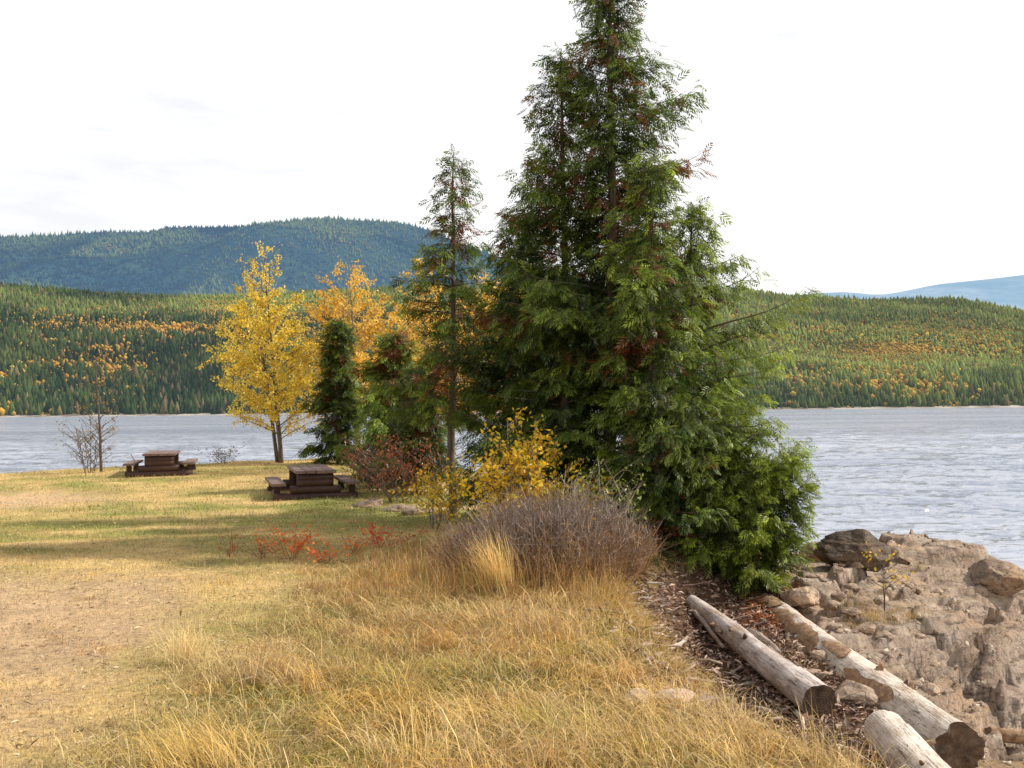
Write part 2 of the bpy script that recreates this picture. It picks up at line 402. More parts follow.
# pale beach under the far forest
bx = np.linspace(-1600, 1600, 300); bw = 3 + 7 * fbm(bx / 90, bx * 0, 131, 4)
bv = np.concatenate([np.stack([bx, 1146 - bw * 2, bx * 0 + WATER - .2], -1), np.stack([bx, bx * 0 + 1162, bx * 0 + WATER + 1.6 + .18 * bw], -1)])
t = NT('far beach'); nn = t.noise(t.pos(), .03, 5)
bm = t.done(t.principled(t.ramp(nn, [(.4, (.16, .13, .11)), (.62, (.42, .38, .33))]), .9))
tag(mk('far_shore', bv, grid_faces(300, 2), bm), kind='structure')

# ------------------------------------------------------------------ foliage primitives
def basis(Fd, Uh):
    Fd = Fd / (np.linalg.norm(Fd, axis=1)[:, None] + 1e-9)
    S = np.cross(Uh, Fd); S /= np.linalg.norm(S, axis=1)[:, None] + 1e-9
    U = np.cross(Fd, S); return Fd, S, U
def spray_template():
    V = []; T = []; k = []
    def tri(a, b, c, s): 
        n = len(V); V.extend([a, b, c]); T.append([n, n + 1, n + 2]); k.extend(s)
    def dz(x, y): return -.22 * x * x - .16 * abs(y)
    for x, a, L, kk in ((.02, 1, .42, .8), (.10, -1, .50, 1.1), (.26, 1, .52, 1.0), (.36, -1, .50, .75), (.52, 1, .44, 1.2), (.62, -1, .40, .95), (.74, .45, .36, 1.1), (.80, -.35, .34, 1.2)):
        an = a * (.85 if abs(a) == 1 else .9); c_, s_ = math.cos(an), math.sin(an); w = .062
        p0 = (x, 0); p1 = (x + c_ * L * .5, s_ * L * .5); p2 = (x + c_ * L + .05, s_ * L * .92)
        lf = (p1[0] - s_ * w, p1[1] + c_ * w); rt = (p1[0] + s_ * w, p1[1] - c_ * w)
        P4 = [(p[0], p[1], dz(*p) + (0.02 if q == 1 else 0)) for q, p in enumerate((p0, lf, p2, rt))]
        tri(P4[0], P4[1], P4[2], (.55 * kk, .9 * kk, 1.2 * kk)); tri(P4[0], P4[2], P4[3], (.5 * kk, 1.1 * kk, .8 * kk))
    tri((0, .012, 0), (0, -.012, 0), (1.1, 0, dz(1.1, 0)), (.7, .7, 1.2))
    return np.array(V), np.array(T), np.array(k)
SPV, SPT, SPK = spray_template()
def place(tV, tT, tK, P, Fd, Uh, sc, col, wide=1.0):
    Fd, S, U = basis(Fd, Uh); N = len(P)
    V = P[:, None] + sc[:, None, None] * (tV[None, :, 0:1] * Fd[:, None] + wide * tV[None, :, 1:2] * S[:, None] + tV[None, :, 2:3] * U[:, None])
    off = (np.arange(N) * len(tV))[:, None, None]
    T = (tT[None] + off).reshape(-1, tT.shape[1])
    c = np.repeat(col[:, None], len(tV), 1) * tK[None, :, None]
    return V.reshape(-1, 3), T, c.reshape(-1, 3)
# simple folded leaf (2 quads) and leaf pair
LV = np.array([(0, 0, 0), (.45, .27, .05), (1, 0, -.10), (.45, -.27, .05)], float); LT = np.array([(0, 3, 2), (0, 2, 1)]); LK = np.array([.85, 1., 1.1, 1.])

def cedar(base, H, Rm, seed, label, n_limb=150, lo=.05, prof=None, lean=(0, 0), spray=.20, tone=1.0, dead=.10, bias=None, dens=1.0, trunk_r=.075, up=.25, bare=0.0, group='cedars on the lake bank', yellow=.3, spread=1.0, droopy=-.12, topfill=2.0, gap=.12):
    r = RS(seed); base = np.array(base, float)
    root = empty('cedar_tree', base, label, 'cedar tree', group)
    tb = Bag(); n = 14
    tt = np.linspace(0, 1, n)
    wob = np.cumsum(r.normal(0, .012, (n, 2)) * H / 6, 0)
    axp = np.stack([lean[0] * tt ** 1.3 + wob[:, 0], lean[1] * tt + wob[:, 1], H * tt - .15 * (tt == 0)], -1)
    tube(tb, axp, trunk_r * (1 - tt) ** .8 + .006, 8)
    if prof is None: prof = lambda t: (1 - t) ** .75 * (.55 + .45 * min(1, t * 4 + .3))
    P = []; Fs = []; Us = []; Cs = []; S = []
    n_limb = int(n_limb * .86)
    for i in range(n_limb):
        t = lo + (1 - lo) * (i + r.uniform(0, 1)) / n_limb
        t = min(t, .985)
        az = i * 2.39996 + r.normal(0, .35)
        L = Rm * prof(t) * r.uniform(.62, 1.12) * (gap + (1.16 - gap) * 1.6 * float(vnoise(az % 6.283 * 1.2 + seed, t * H * 1.3, seed)) ** 1.0) + .10
        if r.uniform() < .06: L *= 1.25
        if bias is not None: L *= 1 + bias[1] * math.cos(az - bias[0])
        o = np.array([np.interp(t, tt, axp[:, k]) for k in range(3)])
        dh = np.array([math.cos(az), math.sin(az), 0]); sd = np.array([-dh[1], dh[0], 0])
        rise = up * (1 + 1.2 * t) + r.normal(0, .08); drp = r.uniform(.45, .75) * (1 - .5 * t)
        s = np.linspace(0, 1, 7)
        curve = r.normal(0, .12)
        pts = o + (s[:, None] * dh + (curve * s * s)[:, None] * sd) * L
        pts[:, 2] += L * (rise * s - drp * s ** 2 + .30 * s ** 4)
        tube(tb, pts, np.linspace(.004 + .010 * L, .002, 7), 4, cap=False)
        isdead = r.uniform() < dead * .15
        limbtone = r.uniform(.7, 1.25)
        st = .070 * spread / dens
        ss = np.arange(.12 + bare * (1 - t), 1.0, st / max(L, .12))
        if len(ss) < 3: ss = np.linspace(.2, .95, 3)
        for j, sj in enumerate(ss):
            p = np.array([np.interp(sj, s, pts[:, k]) for k in range(3)])
            side = 1 if j % 2 else -1
            l2 = (.20 * L * (1 - sj) + .12) * r.uniform(.6, 1.3) * (.5 + .5 * min(1, sj * 3))
            ang = side * r.uniform(.65, 1.15)
            d2 = dh * math.cos(ang) + sd * math.sin(ang); d2 = d2 + np.array([0, 0, r.uniform(-.55, -.05)])
            m = max(2, int(round((l2 / (.030 * spread) + topfill * t + .6 * (L < .6)) * dens)))
            u = (np.arange(m) + r.uniform(.1, .9, m)) / m
            pp = p + d2 * l2 * u[:, None] + r.normal(0, .015 + .03 * t, (m, 3))
            pp[:, 2] -= .25 * l2 * u ** 2
            f = d2[None] * .8 + r.normal(0, .34 + .25 * t, (m, 3)) + np.array([0, 0, droopy]) + dh * .45
            up_ = np.array([0, 0, 1.]) + r.normal(0, .45, (m, 3)) + dh * .35
            P.append(pp); Fs.append(f); Us.append(up_)
            S.append(spray * r.uniform(.5, 1.12, m) * (.88 + .10 * (1 - t)))
            g = mixc((.026, .070, .014), (.24, .29, .03), np.clip(yellow * (.4 + 1.3 * sj) + r.normal(0, .15, m), 0, 1)) * tone * limbtone * (.5 + .7 * sj)  # sunlit tips and shaded interior painted in: sprays yellower and brighter outward
            if isdead or (sj < .45 and r.uniform() < dead * .7): g = mixc((.17, .045, .015), (.26, .10, .03), r.uniform(0, 1, m))
            elif t > .55 and r.uniform() < dead * .6: g = mixc((.16, .055, .02), (.24, .10, .03), r.uniform(0, 1, m))
            Cs.append(g * r.uniform(.55, 1.5, m)[:, None])
    # leader tip
    for k in range(10):
        P.append(axp[-1:] + np.array([[0, 0, -.05 * k]])); Fs.append(r.normal(0, .5, (1, 3)) + [[0, 0, .5]]); Us.append(r.normal(0, 1, (1, 3))); S.append(np.array([spray * .6])); Cs.append(np.array([[.05, .09, .02]]) * tone)
    V, T, c = place(SPV, SPT, SPK, np.concatenate(P), np.concatenate(Fs), np.concatenate(Us), np.concatenate(S), np.concatenate(Cs), .9)
    tb.build('trunk', M_BARK, root, True)
    print('cedar', seed, len(T) // len(SPT))
    mk('crown', V, T, M_CEDAR, c, root)
    return root

def gpos(px, Y, X=None):
    """ground point at depth Y in the direction of picture column px"""
    X = (px - 512) / F_PX * Y * 1.0
    return (X, Y, float(ground_z(X, Y)) - .03)

cedar(gpos(606, 14.0), 8.5, 1.85, 1, 'tallest green cedar in the middle of the clump, its top beyond the frame', n_limb=250, prof=lambda t: (1 - t) ** .82 * (.75 + .25 * min(1, t * 4)), dead=.13, trunk_r=.10, tone=1.1, lo=.03, bias=(0, .12))
cedar(gpos(570, 14.3), 6.9, 1.22, 2, 'second tallest dark cedar whose tip rises left of the tallest one', n_limb=165, prof=lambda t: (1 - t) ** .7 * 1.0, dead=.14, trunk_r=.08, tone=1.02, bias=(PI, .12), lean=(0, 0))
cedar(gpos(652, 12.6), 4.9, .92, 3, 'lighter green cedar with a bare grey trunk standing before the tallest one', n_limb=150, prof=lambda t: (1 - t) ** .65, dead=.07, trunk_r=.07, tone=1.2, yellow=.40, lo=.12, bare=.12, dens=.85)
_b = [o for o in C.objects if o.get('label', '').startswith('lighter green cedar')][0]
_r = RS(977)
for _k in range(11):
    _bag = Bag(); _z = _r.uniform(.55, 2.6); _a = _r.uniform(-2.9, -.2); _L = _r.uniform(.35, .8); _s = np.linspace(0, 1, 10)
    _p = np.stack([math.cos(_a) * _L * _s + .10 * np.sin(_s * 5 + _k), math.sin(_a) * _L * _s, _z + _L * (.25 * _s - .55 * _s ** 2 + .45 * _s ** 4) + 0 * _s], -1) + np.cumsum(_r.normal(0, .008, (10, 3)), 0)
    tube(_bag, _p, np.linspace(.010, .003, 10), 5)
    for _q in range(4):
        _i = _r.randint(3, 9); _e = _p[_i] + _r.normal(0, .10, 3); tube(_bag, np.array([_p[_i], (_p[_i] + _e) / 2 + _r.normal(0, .01, 3), _e]), [.004, .003, .0015], 4)
    _bag.build('dead_branch', M_BIRCH, _b, True)
cedar(gpos(694, 13.4), 4.5, .80, 4, 'yellowish green cedar on the lake side of the clump, branches reaching over water', n_limb=130, prof=lambda t: (1 - t) ** .42 * (.65 + .35 * min(1, 2.2 * (1 - t))), dead=.06, trunk_r=.05, tone=1.3, yellow=.5, lo=.14, bias=(0, .2), bare=.1, dens=.85)
cedar(gpos(526, 15.6), 4.8, 1.15, 5, 'very dark broad cedar filling the left side of the clump', n_limb=150, prof=lambda t: (1 - t) ** .5, dead=.10, trunk_r=.07, tone=.75, yellow=.2)
cedar(gpos(452, 16.8), 6.1, 1.02, 6, 'slender open cedar with a thin dark pole trunk and sparse drooping top', n_limb=92, prof=lambda t: float(np.interp(t, [0, .3, .5, .62, .75, .9, 1], [.9, 1.05, .95, .62, .36, .24, .06])), dead=.22, trunk_r=.07, tone=1.15, lo=.26, bare=.12, spray=.23, dens=.95, yellow=.35, up=.1, topfill=-.3)
cedar(gpos(392, 21.5), 3.3, 1.0, 7, 'bushy green cedar with rusty dead sprays behind the nearer picnic table', n_limb=90, dead=.35, trunk_r=.06, tone=1.35, spray=.28, lo=.06, dens=1.0)
cedar(gpos(338, 29.5), 4.3, .78, 8, 'small dense pointed cedar beside the yellow birch', n_limb=100, dead=.08, trunk_r=.07, tone=.95, spray=.32, lo=.05, dens=1.0, prof=lambda t: (1 - t) ** .6)
cedar(gpos(418, 20.0), 2.6, .6, 9, 'short cedar in shade left of the thin pole trunk', n_limb=60, dead=.35, trunk_r=.05, tone=.8, spray=.27, lo=.15, dens=1.0)
cedar(gpos(700, 12.0), 1.75, .85, 10, 'low spreading bright green cedar over the far ends of the logs', n_limb=80, prof=lambda t: (1 - t) ** .35, dead=.06, trunk_r=.04, tone=1.0, yellow=.45, spray=.17, lo=.06, up=.4, group='low cedars above the driftwood')
cedar(gpos(742, 12.0), 1.5, .56, 11, 'low bright green cedar leaning out over the rocks', n_limb=70, prof=lambda t: (1 - t) ** .35, dead=.04, trunk_r=.035, tone=1.12, yellow=.55, spray=.17, lo=.05, lean=(.32, 0), up=.55, droopy=.05, dens=1.5, group='low cedars above the driftwood')
cedar(gpos(655, 12.0), 2.0, .8, 12, 'low dark cedar growing behind the right end of the purple bush', n_limb=70, prof=lambda t: (1 - t) ** .4, dead=.06, trunk_r=.04, tone=.9, yellow=.3, spray=.17, lo=.06, group='low cedars above the driftwood')

# ------------------------------------------------------------------ broadleaf trees
def broadleaf(name, base, H, Rm, seed, label, cat, cols, n_br=46, leaves=9000, leaf=.075, trunks=1, lo=.22, lean=(0, 0), prof=None, sparse=False, group=None, trunk_r=.05, droop=.15, bark=None, spread_t=.12):
    r = RS(seed); base = np.array(base, float)
    root = empty(name, base, label, cat, group)
    tb = Bag(); segs = []
    if prof is None: prof = lambda t: math.sin(PI * min(1, max(.06, (t - .12) * .95 + .12)) ** .8) ** .8
    for k in range(trunks):
        a = r.uniform(0, 6.28); hh = H * (1 if k == 0 else r.uniform(.75, .95))
        tt = np.linspace(0, 1, 10)
        off = np.array([math.cos(a), math.sin(a)]) * spread_t * (k > 0)
        w = np.cumsum(r.normal(0, .02, (10, 2)), 0) * H / 6
        ax = np.stack([off[0] + off[0] * 2.5 * tt + lean[0] * tt + w[:, 0], off[1] + off[1] * 2.5 * tt + lean[1] * tt + w[:, 1], hh * tt - .1 * (tt == 0)], -1)
        tube(tb, ax, trunk_r * (1 - tt) ** .9 + .006 * min(1, H * .4), 7)
        for i in range(n_br // trunks + 1):
            t = lo + (1 - lo) * ((i + r.uniform(0, 1)) / (n_br // trunks + 1)); t = min(t, .97)
            az = i * 2.4 + r.normal(0, .4)
            L = Rm * prof(t) * r.uniform(.7, 1.15) + .12
            o = np.array([np.interp(t, tt, ax[:, q]) for q in range(3)])
            dh = np.array([math.cos(az), math.sin(az), 0]); s = np.linspace(0, 1, 5)
            pts = o + s[:, None] * dh * L; pts[:, 2] += L * (r.uniform(.6, 1.1) * s - droop * s * s)
            pts += np.cumsum(r.normal(0, .02 * L, (5, 3)), 0) * (s[:, None] > 0)
            tube(tb, pts, np.linspace(.004 + .009 * L, .002, 5) * min(1, H), 4, cap=False)
            segs.append((pts, L, t))
            for j in range(max(2, int(L * 6))):
                sj = r.uniform(.25, .95); p = np.array([np.interp(sj, s, pts[:, q]) for q in range(3)])
                d = r.normal(0, .5, 3) + dh * .6 + [0, 0, .45]; d /= np.linalg.norm(d); l2 = L * r.uniform(.18, .42)
                q2 = p + np.linspace(0, 1, 4)[:, None] * d * l2; q2[:, 2] -= .12 * l2 * np.linspace(0, 1, 4) ** 2
                tube(tb, q2, np.linspace(.0035, .0015, 4) * min(1, H), 3, cap=False)
                segs.append((q2, l2 * 1.4, t))
    w = np.array([s[1] for s in segs]); w = w / w.sum()
    ids = r.choice(len(segs), leaves, p=w); P = np.zeros((leaves, 3)); u = r.uniform(.15, 1.05, leaves)
    A = [s[0] for s in segs]
    for q in range(leaves):
        a_ = A[ids[q]]; m = len(a_) - 1; x = min(u[q] * m, m - 1e-3); i0 = int(x); P[q] = a_[i0] * (1 - x + i0) + a_[i0 + 1] * (x - i0)
    P += r.normal(0, .045, P.shape)
    Fd = r.normal(0, 1, P.shape) + [0, 0, -.4]; U = r.normal(0, 1, P.shape) + [0, 0, .4]
    cols = np.array(cols, float); ci = r.dirichlet(np.ones(len(cols)) * .6, leaves); segtone = r.uniform(.7, 1.2, len(segs))
    col = (ci @ cols) * (r.uniform(.7, 1.3, leaves) * segtone[ids])[:, None]
    V, T, c = place(LV, LT, LK, P, Fd, U, leaf * r.uniform(.6, 1.25, leaves), col)
    tb.build('trunk', bark or M_BIRCH, root, True)
    mk('crown', V, T, M_LEAF, c, root)
    return root
YEL = [(.82, .54, .015), (.92, .68, .05), (.62, .46, .02), (.88, .76, .22)]
ORA = [(.85, .46, .02), (.86, .58, .05), (.70, .32, .02), (.76, .62, .16)]
broadleaf('birch_tree', gpos(281, 30.5), 6.65, 1.55, 21, 'tall golden yellow birch with several trunks on the grass at the shore', 'birch tree', YEL, n_br=100, leaves=21000, leaf=.085, trunks=3, bark=M_BARK, lo=.12, lean=(-.45, 0), trunk_r=.06,
          prof=lambda t: np.interp(t, [0, .12, .3, .5, .7, .85, 1], [.7, .95, 1.0, .85, .52, .30, .10]), spread_t=.12)
broadleaf('birch_tree', gpos(362, 32), 6.3, 1.5, 22, 'orange leaved birch behind the small pointed cedar', 'birch tree', ORA, n_br=70, leaves=11000, leaf=.10, trunks=2, lo=.25, trunk_r=.06, lean=(-.3, 0),
          prof=lambda t: np.interp(t, [0, .3, .55, .75, .9, 1], [.7, 1.0, .95, .7, .4, .15]), spread_t=.14)
broadleaf('birch_tree', gpos(425, 27), 5.6, 1.25, 23, 'orange birch glimpsed through the slender open cedar', 'birch tree', ORA, n_br=60, leaves=8000, leaf=.095, trunks=2, lo=.2, trunk_r=.05)
broadleaf('birch_tree', gpos(490, 24), 4.7, 1.3, 24, 'orange yellow birch glimpsed between the dark cedars', 'birch tree', ORA, n_br=60, leaves=8000, leaf=.095, trunks=2, lo=.2, trunk_r=.05)
broadleaf('sapling', gpos(102, 26.4), 3.1, .62, 25, 'nearly bare thin sapling with a few orange leaves beside the farther table', 'sapling', [(.40, .20, .04), (.5, .28, .05), (.25, .15, .06)], n_br=30, leaves=110, leaf=.085, lo=.15, trunk_r=.035, lean=(-.1, 0), bark=M_BARK,
          prof=lambda t: np.interp(t, [0, .5, 1], [.8, .8, .3]))
broadleaf('bush', gpos(90, 26.2), 1.3, .50, 26, 'bare thorny bush at the foot of the thin sapling', 'bush', [(.20, .16, .08), (.3, .25, .14)], n_br=60, leaves=420, leaf=.06, trunks=6, lo=.08, trunk_r=.007, bark=M_BARK, spread_t=.12, prof=lambda t: .8)
broadleaf('bush', gpos(224, 29.6), .30, .34, 27, 'tiny dark leafless bush right of the farther picnic table', 'bush', [(.12, .08, .07), (.2, .14, .1)], n_br=40, leaves=260, leaf=.06, trunks=5, lo=.05, trunk_r=.008, bark=M_BARK, spread_t=.15, prof=lambda t: .9)
YSH = [(.92, .58, .01), (.95, .66, .03), (.66, .60, .04), (.85, .42, .01)]
broadleaf('shrub', gpos(508, 12.0), 1.65, .38, 31, 'bright yellow leafy shrub rising behind the purple bush', 'shrub', YSH, n_br=70, leaves=3000, leaf=.062, trunks=6, lo=.12, trunk_r=.012, spread_t=.12, prof=lambda t: np.interp(t, [0, .4, 1], [.9, .9, .25]), group='yellow shrubs')
broadleaf('shrub', gpos(548, 11.8), .82, .42, 32, 'low yellow shrub just right of the tall yellow one', 'shrub', YSH, n_br=40, leaves=1300, leaf=.07, trunks=5, lo=.12, trunk_r=.01, spread_t=.14, prof=lambda t: .9, group='yellow shrubs')
broadleaf('shrub', gpos(432, 14.4), .80, .34, 33, 'yellow orange shrub at the foot of the thin pole trunk', 'shrub', YSH, n_br=40, leaves=800, leaf=.065, trunks=5, lo=.12, trunk_r=.01, spread_t=.14, prof=lambda t: .9, group='yellow shrubs')
broadleaf('shrub', gpos(598, 10.9), .95, .35, 34, 'yellow green sprigs poking out over the top of the purple bush', 'shrub', [(.35, .38, .05), (.25, .30, .05)], n_br=40, leaves=420, leaf=.045, trunks=6, lo=.4, trunk_r=.007, spread_t=.1, prof=lambda t: .9, group='yellow shrubs')
REDS = [(.36, .05, .02), (.22, .04, .02), (.40, .14, .03), (.10, .10, .03)]
broadleaf('shrub', gpos(402, 18.5), .95, .5, 35, 'dark red leaved shrub in shade between picnic table and pole trunk', 'shrub', REDS, n_br=60, leaves=1500, leaf=.06, trunks=6, lo=.08, trunk_r=.01, spread_t=.2, prof=lambda t: .9, group='red shrubs', bark=M_BARK)
broadleaf('shrub', gpos(376, 20.5), .85, .5, 36, 'brown red shrub just behind the nearer picnic table', 'shrub', [(.28, .10, .03), (.2, .12, .04), (.12, .14, .03)], n_br=50, leaves=1100, leaf=.06, trunks=6, lo=.08, trunk_r=.01, spread_t=.2, prof=lambda t: .9, group='red shrubs', bark=M_BARK)
def small_plant(base, h, n, seed, lab, cols):
    r = RS(seed); root = empty('autumn_plant', base, lab, 'plant', 'low autumn plants in the lawn'); b = Bag(); P = []
    for k in range(14):
        o = np.array([r.normal(0, .02), r.normal(0, .02), -.01]); hh = h * r.uniform(.5, 1.1); d = np.array([r.normal(0, .60), r.normal(0, .60), 1.0]); s_ = np.linspace(0, 1, 5)
        pts = o + s_[:, None] * d * hh + np.cumsum(r.normal(0, .008, (5, 3)), 0); tube(b, pts, np.linspace(.003, .0015, 5), 3, (.20, .09, .05), cap=False)
        m = max(2, n // 9); u = r.uniform(.35, 1.0, m); P.append(np.stack([np.interp(u, s_, pts[:, q]) for q in range(3)], -1) + r.normal(0, .035, (m, 3)) * [1, 1, .5])
    P = np.concatenate(P); m = len(P); cols = np.array(cols); ci = r.dirichlet(np.ones(len(cols)) * .5, m)
    V, T, c = place(LV, LT, LK, P, r.normal(0, 1, (m, 3)) * [1, 1, .4], r.normal(0, .5, (m, 3)) + [0, 0, 1], .050 * r.uniform(.6, 1.3, m), (ci @ cols) * r.uniform(.7, 1.2, m)[:, None])
    b.build('stems', M_TWIG, root); mk('leaves', V, T, M_LEAF, c, root)
RED2 = [(.95, .20, .03), (.92, .34, .05), (.80, .12, .03)]
for i, (px, Y, h, n, lab, cc) in enumerate([
        (290, 12.6, .42, 170, 'brightest orange red low plant in the lawn', RED2), (322, 12.3, .32, 90, 'small orange plant right of the brightest one', RED2), (232, 12.9, .30, 34, 'thin sparse orange plant, leftmost on the lawn', [(.5, .16, .05), (.35, .15, .06)]),
        (262, 12.7, .26, 38, 'faint sparse orange plant between two others on the lawn', [(.55, .18, .05), (.35, .15, .06)]), (379, 13.6, .34, 130, 'compact scarlet plant in the dry grass', [(.85, .05, .03), (.75, .08, .04)]), (352, 13.0, .30, 50, 'rusty red plant between the scarlet one and the orange ones', RED2),
        (406, 13.2, .36, 40, 'small red sprig at the left end of the purple bush', [(.5, .1, .04), (.4, .2, .05)])]):
    small_plant(gpos(px, Y - .9), h * 1.15, n, 50 + i, lab, cc)

# ------------------------------------------------------------------ blades of grass
def blades(P, h, w, az, lean, col, r, curl=.5):
    """three segment tapered blades"""
    N = len(P); d = np.stack([np.cos(az), np.sin(az), 0 * az], -1); side = np.stack([-np.sin(az + r.uniform(-1, 1, N)), np.cos(az + r.uniform(-1, 1, N)), 0 * az], -1)
    V = np.zeros((N, 7, 3)); K = [0, .35, .7, 1.0]
    for i, s in enumerate(K):
        ang = lean * (.35 + .9 * s ** 1.2 * curl * 2)
        ang = np.clip(ang, 0, 1.62)
        c = P + h[:, None] * s * (np.sin(ang)[:, None] * d) + np.stack([0 * h, 0 * h, h * s * np.cos(ang)], -1)
        ww = w * (1 - .75 * s)
        if i < 3: V[:, 2 * i] = c - side * ww[:, None] * .5; V[:, 2 * i + 1] = c + side * ww[:, None] * .5
        else: V[:, 6] = c
    off = (np.arange(N) * 7)[:, None, None]
    q = (np.array([[0, 1, 3, 2], [2, 3, 5, 4]])[None] + off).reshape(-1, 4); t = (np.array([[4, 5, 6]])[None] + off).reshape(-1, 3)
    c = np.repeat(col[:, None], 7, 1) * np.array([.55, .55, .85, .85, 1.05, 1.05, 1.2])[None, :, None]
    return V.reshape(-1, 3), q, t, c.reshape(-1, 3)
def add_blades(bag, *a, **k):
    V, q, t, c = blades(*a, **k); bag.add(V, t, q, c)

r = RS(201)
lawn = Bag()
for (n, y0, y1, hh, ww) in ((70000, 4.2, 9, .035, .0045), (75000, 9, 16, .045, .006), (75000, 16, 32, .06, .011)):
    Y = y0 + (y1 - y0) * r.uniform(0, 1, n) ** .9; X = r.uniform(-.66, .30, n) * Y
    ok = (X < bank_x(Y) - .1) & (Y < shore_y(X)); X = X[ok]; Y = Y[ok]
    c, path = lawn_col(X, Y)
    keep = r.uniform(0, 1, len(X)) > .7 * sstep(.2, .7, path); X = X[keep]; Y = Y[keep]; c = c[keep]
    m = len(X); Z = ground_z(X, Y)
    c = c * r.uniform(.6, 1.5, m)[:, None]; c = mixc(c, C_PALE, (r.uniform(0, 1, m) < .18) * .8)
    add_blades(lawn, np.stack([X, Y, Z - .005], -1), hh * r.uniform(.4, 1.6, m) * (.6 + .9 * fbm(X * 1.5, Y * 1.5, 77, 3)), ww * r.uniform(.6, 1.3, m), r.uniform(0, 6.28, m), r.uniform(.1, 1.2, m), c, r)
tag(lawn.build('lawn_grass', M_GRASS), 'short patchy lawn grass, straw and green, around the picnic tables', 'grass', kind='stuff')

dry = Bag()
# long straw in the right foreground, combed by wind
PAL = np.array([(.78, .50, .12), (.82, .62, .30), (.52, .36, .17), (.64, .32, .08), (.52, .46, .08), (.22, .28, .05), (.30, .19, .10), (.90, .66, .22)])
nc = 2900
cY = 4.1 + 7.4 * r.uniform(0, 1, nc) ** 1.05; cX = r.uniform(-4.2, 2.6, nc)
left_edge = np.interp(cY, [4, 6, 8, 10, 12], [-1.1, -1.7, -1.8, -1.8, -2.0]) + 1.4 * (fbm(cX * .8, cY * .8, 88, 3) - .5)
dd = bank_x(cY) - cX
ok = r.uniform(0, 1, nc) < np.maximum(sstep(-.6, 1.3, cX - left_edge), .10 * sstep(.45, .6, fbm(cX, cY, 333, 3))) * sstep(-.25, .05, dd)
cX = cX[ok]; cY = cY[ok]; dd = dd[ok]; nc = len(cX)
k1 = fbm(cX * .7, cY * .9, 95, 3); k2 = fbm(cX * 1.4, cY * 1.4, 96, 3)
cp_ = np.zeros((nc, 8))                                   # palette weight follows a slow pattern, with strays
cp_[:, 0] = sstep(.4, .6, k1); cp_[:, 1] = sstep(.5, .35, k1); cp_[:, 4] = .9 * sstep(.54, .64, k2); cp_[:, 5] = .6 * sstep(.58, .67, k2); cp_[:, 2] = .5; cp_[:, 6] = .35; cp_[:, 3] = .6 * sstep(.45, .62, k1) * sstep(6, 8.5, cY) + .35; cp_[:, 7] = .3
cp_ = cp_ / cp_.sum(1)[:, None]; pick = np.array([r.choice(8, p=p) for p in cp_])
chgt = r.gamma(4, .026, nc) * np.where(pick == 5, .6, 1) * (.75 + .5 * k1) * (1 - .3 * sstep(.5, .1, dd)) + .06
chgt = chgt * (.45 + .55 * sstep(-.8, .9, cX - left_edge[ok]))
caz = 6.283 * 1.2 * fbm(cX * .8, cY * .8, 98, 2) + r.normal(0, 1.5, nc); cl = np.clip(r.normal(1.45, .42, nc), .35, 2.1); cr_ = r.uniform(.05, .17, nc)
cn_ = (r.uniform(40, 95, nc)).astype(int); idx = np.repeat(np.arange(nc), cn_); m = len(idx)
X = cX[idx] + r.normal(0, 1, m) * cr_[idx]; Y = cY[idx] + r.normal(0, 1, m) * cr_[idx]
ok = X < bank_x(Y) + .05; X = X[ok]; Y = Y[ok]; idx = idx[ok]; m = len(X)
col = PAL[pick[idx]]; col = mixc(col, PAL[r.randint(0, 4, m)], .35) * r.uniform(.6, 1.3, m)[:, None]
add_blades(dry, np.stack([X, Y, ground_z(X, Y) - .01 + .03 * r.uniform(0, 1, m)], -1), chgt[idx] * r.uniform(.5, 1.5, m), .0044 * r.uniform(.5, 1.5, m), caz[idx] + r.normal(0, .5, m), np.abs(cl[idx] + r.normal(0, .25, m)), col, r, .42)
# short under-layer so that no bare ground shows, and long flattened stems over it
n = 60000; Y = 4.1 + 8 * r.uniform(0, 1, n); X = r.uniform(-2.6, 2.4, n)
ok = (r.uniform(0, 1, n) < sstep(-.5, .6, X + 1.9)) & (X < bank_x(Y) + .1); X = X[ok]; Y = Y[ok]; m = len(X)
add_blades(dry, np.stack([X, Y, ground_z(X, Y) - .01], -1), r.uniform(.04, .15, m), .005 * r.uniform(.6, 1.4, m), r.uniform(0, 6.28, m), r.uniform(.5, 1.5, m), mixc((.46, .27, .09), (.30, .26, .05), sstep(.5, .64, fbm(X * 1.4, Y * 1.4, 96, 3))) * r.uniform(.4, 1.2, m)[:, None], r)
n = 3800; Y = 4.1 + 6.5 * r.uniform(0, 1, n) ** 1.2; X = r.uniform(-2.2, 2.0, n); ok = X < bank_x(Y); X = X[ok]; Y = Y[ok]; m = len(X)
add_blades(dry, np.stack([X, Y, ground_z(X, Y) + .02], -1), r.uniform(.15, .36, m), .0035 * r.uniform(.6, 1.4, m), r.uniform(0, 6.28, m), r.uniform(.9, 1.7, m), np.array((.90, .70, .34)) * r.uniform(.7, 1.25, m)[:, None], r, .4)
def tuft(px, Y, n, rad, h, az, lean, col=(.62, .46, .20), spread=.5):
    x0, y0, z0 = gpos(px, Y); P = np.stack([x0 + r.normal(0, rad, n), y0 + r.normal(0, rad, n), np.zeros(n)], -1); P[:, 2] = ground_z(P[:, 0], P[:, 1]) - .01
    add_blades(dry, P, h * r.uniform(.5, 1.15, n), .0042 * r.uniform(.6, 1.4, n), az + r.normal(0, spread, n), np.abs(lean + r.normal(0, .25, n)), np.array(col) * r.uniform(.7, 1.35, n)[:, None], r)
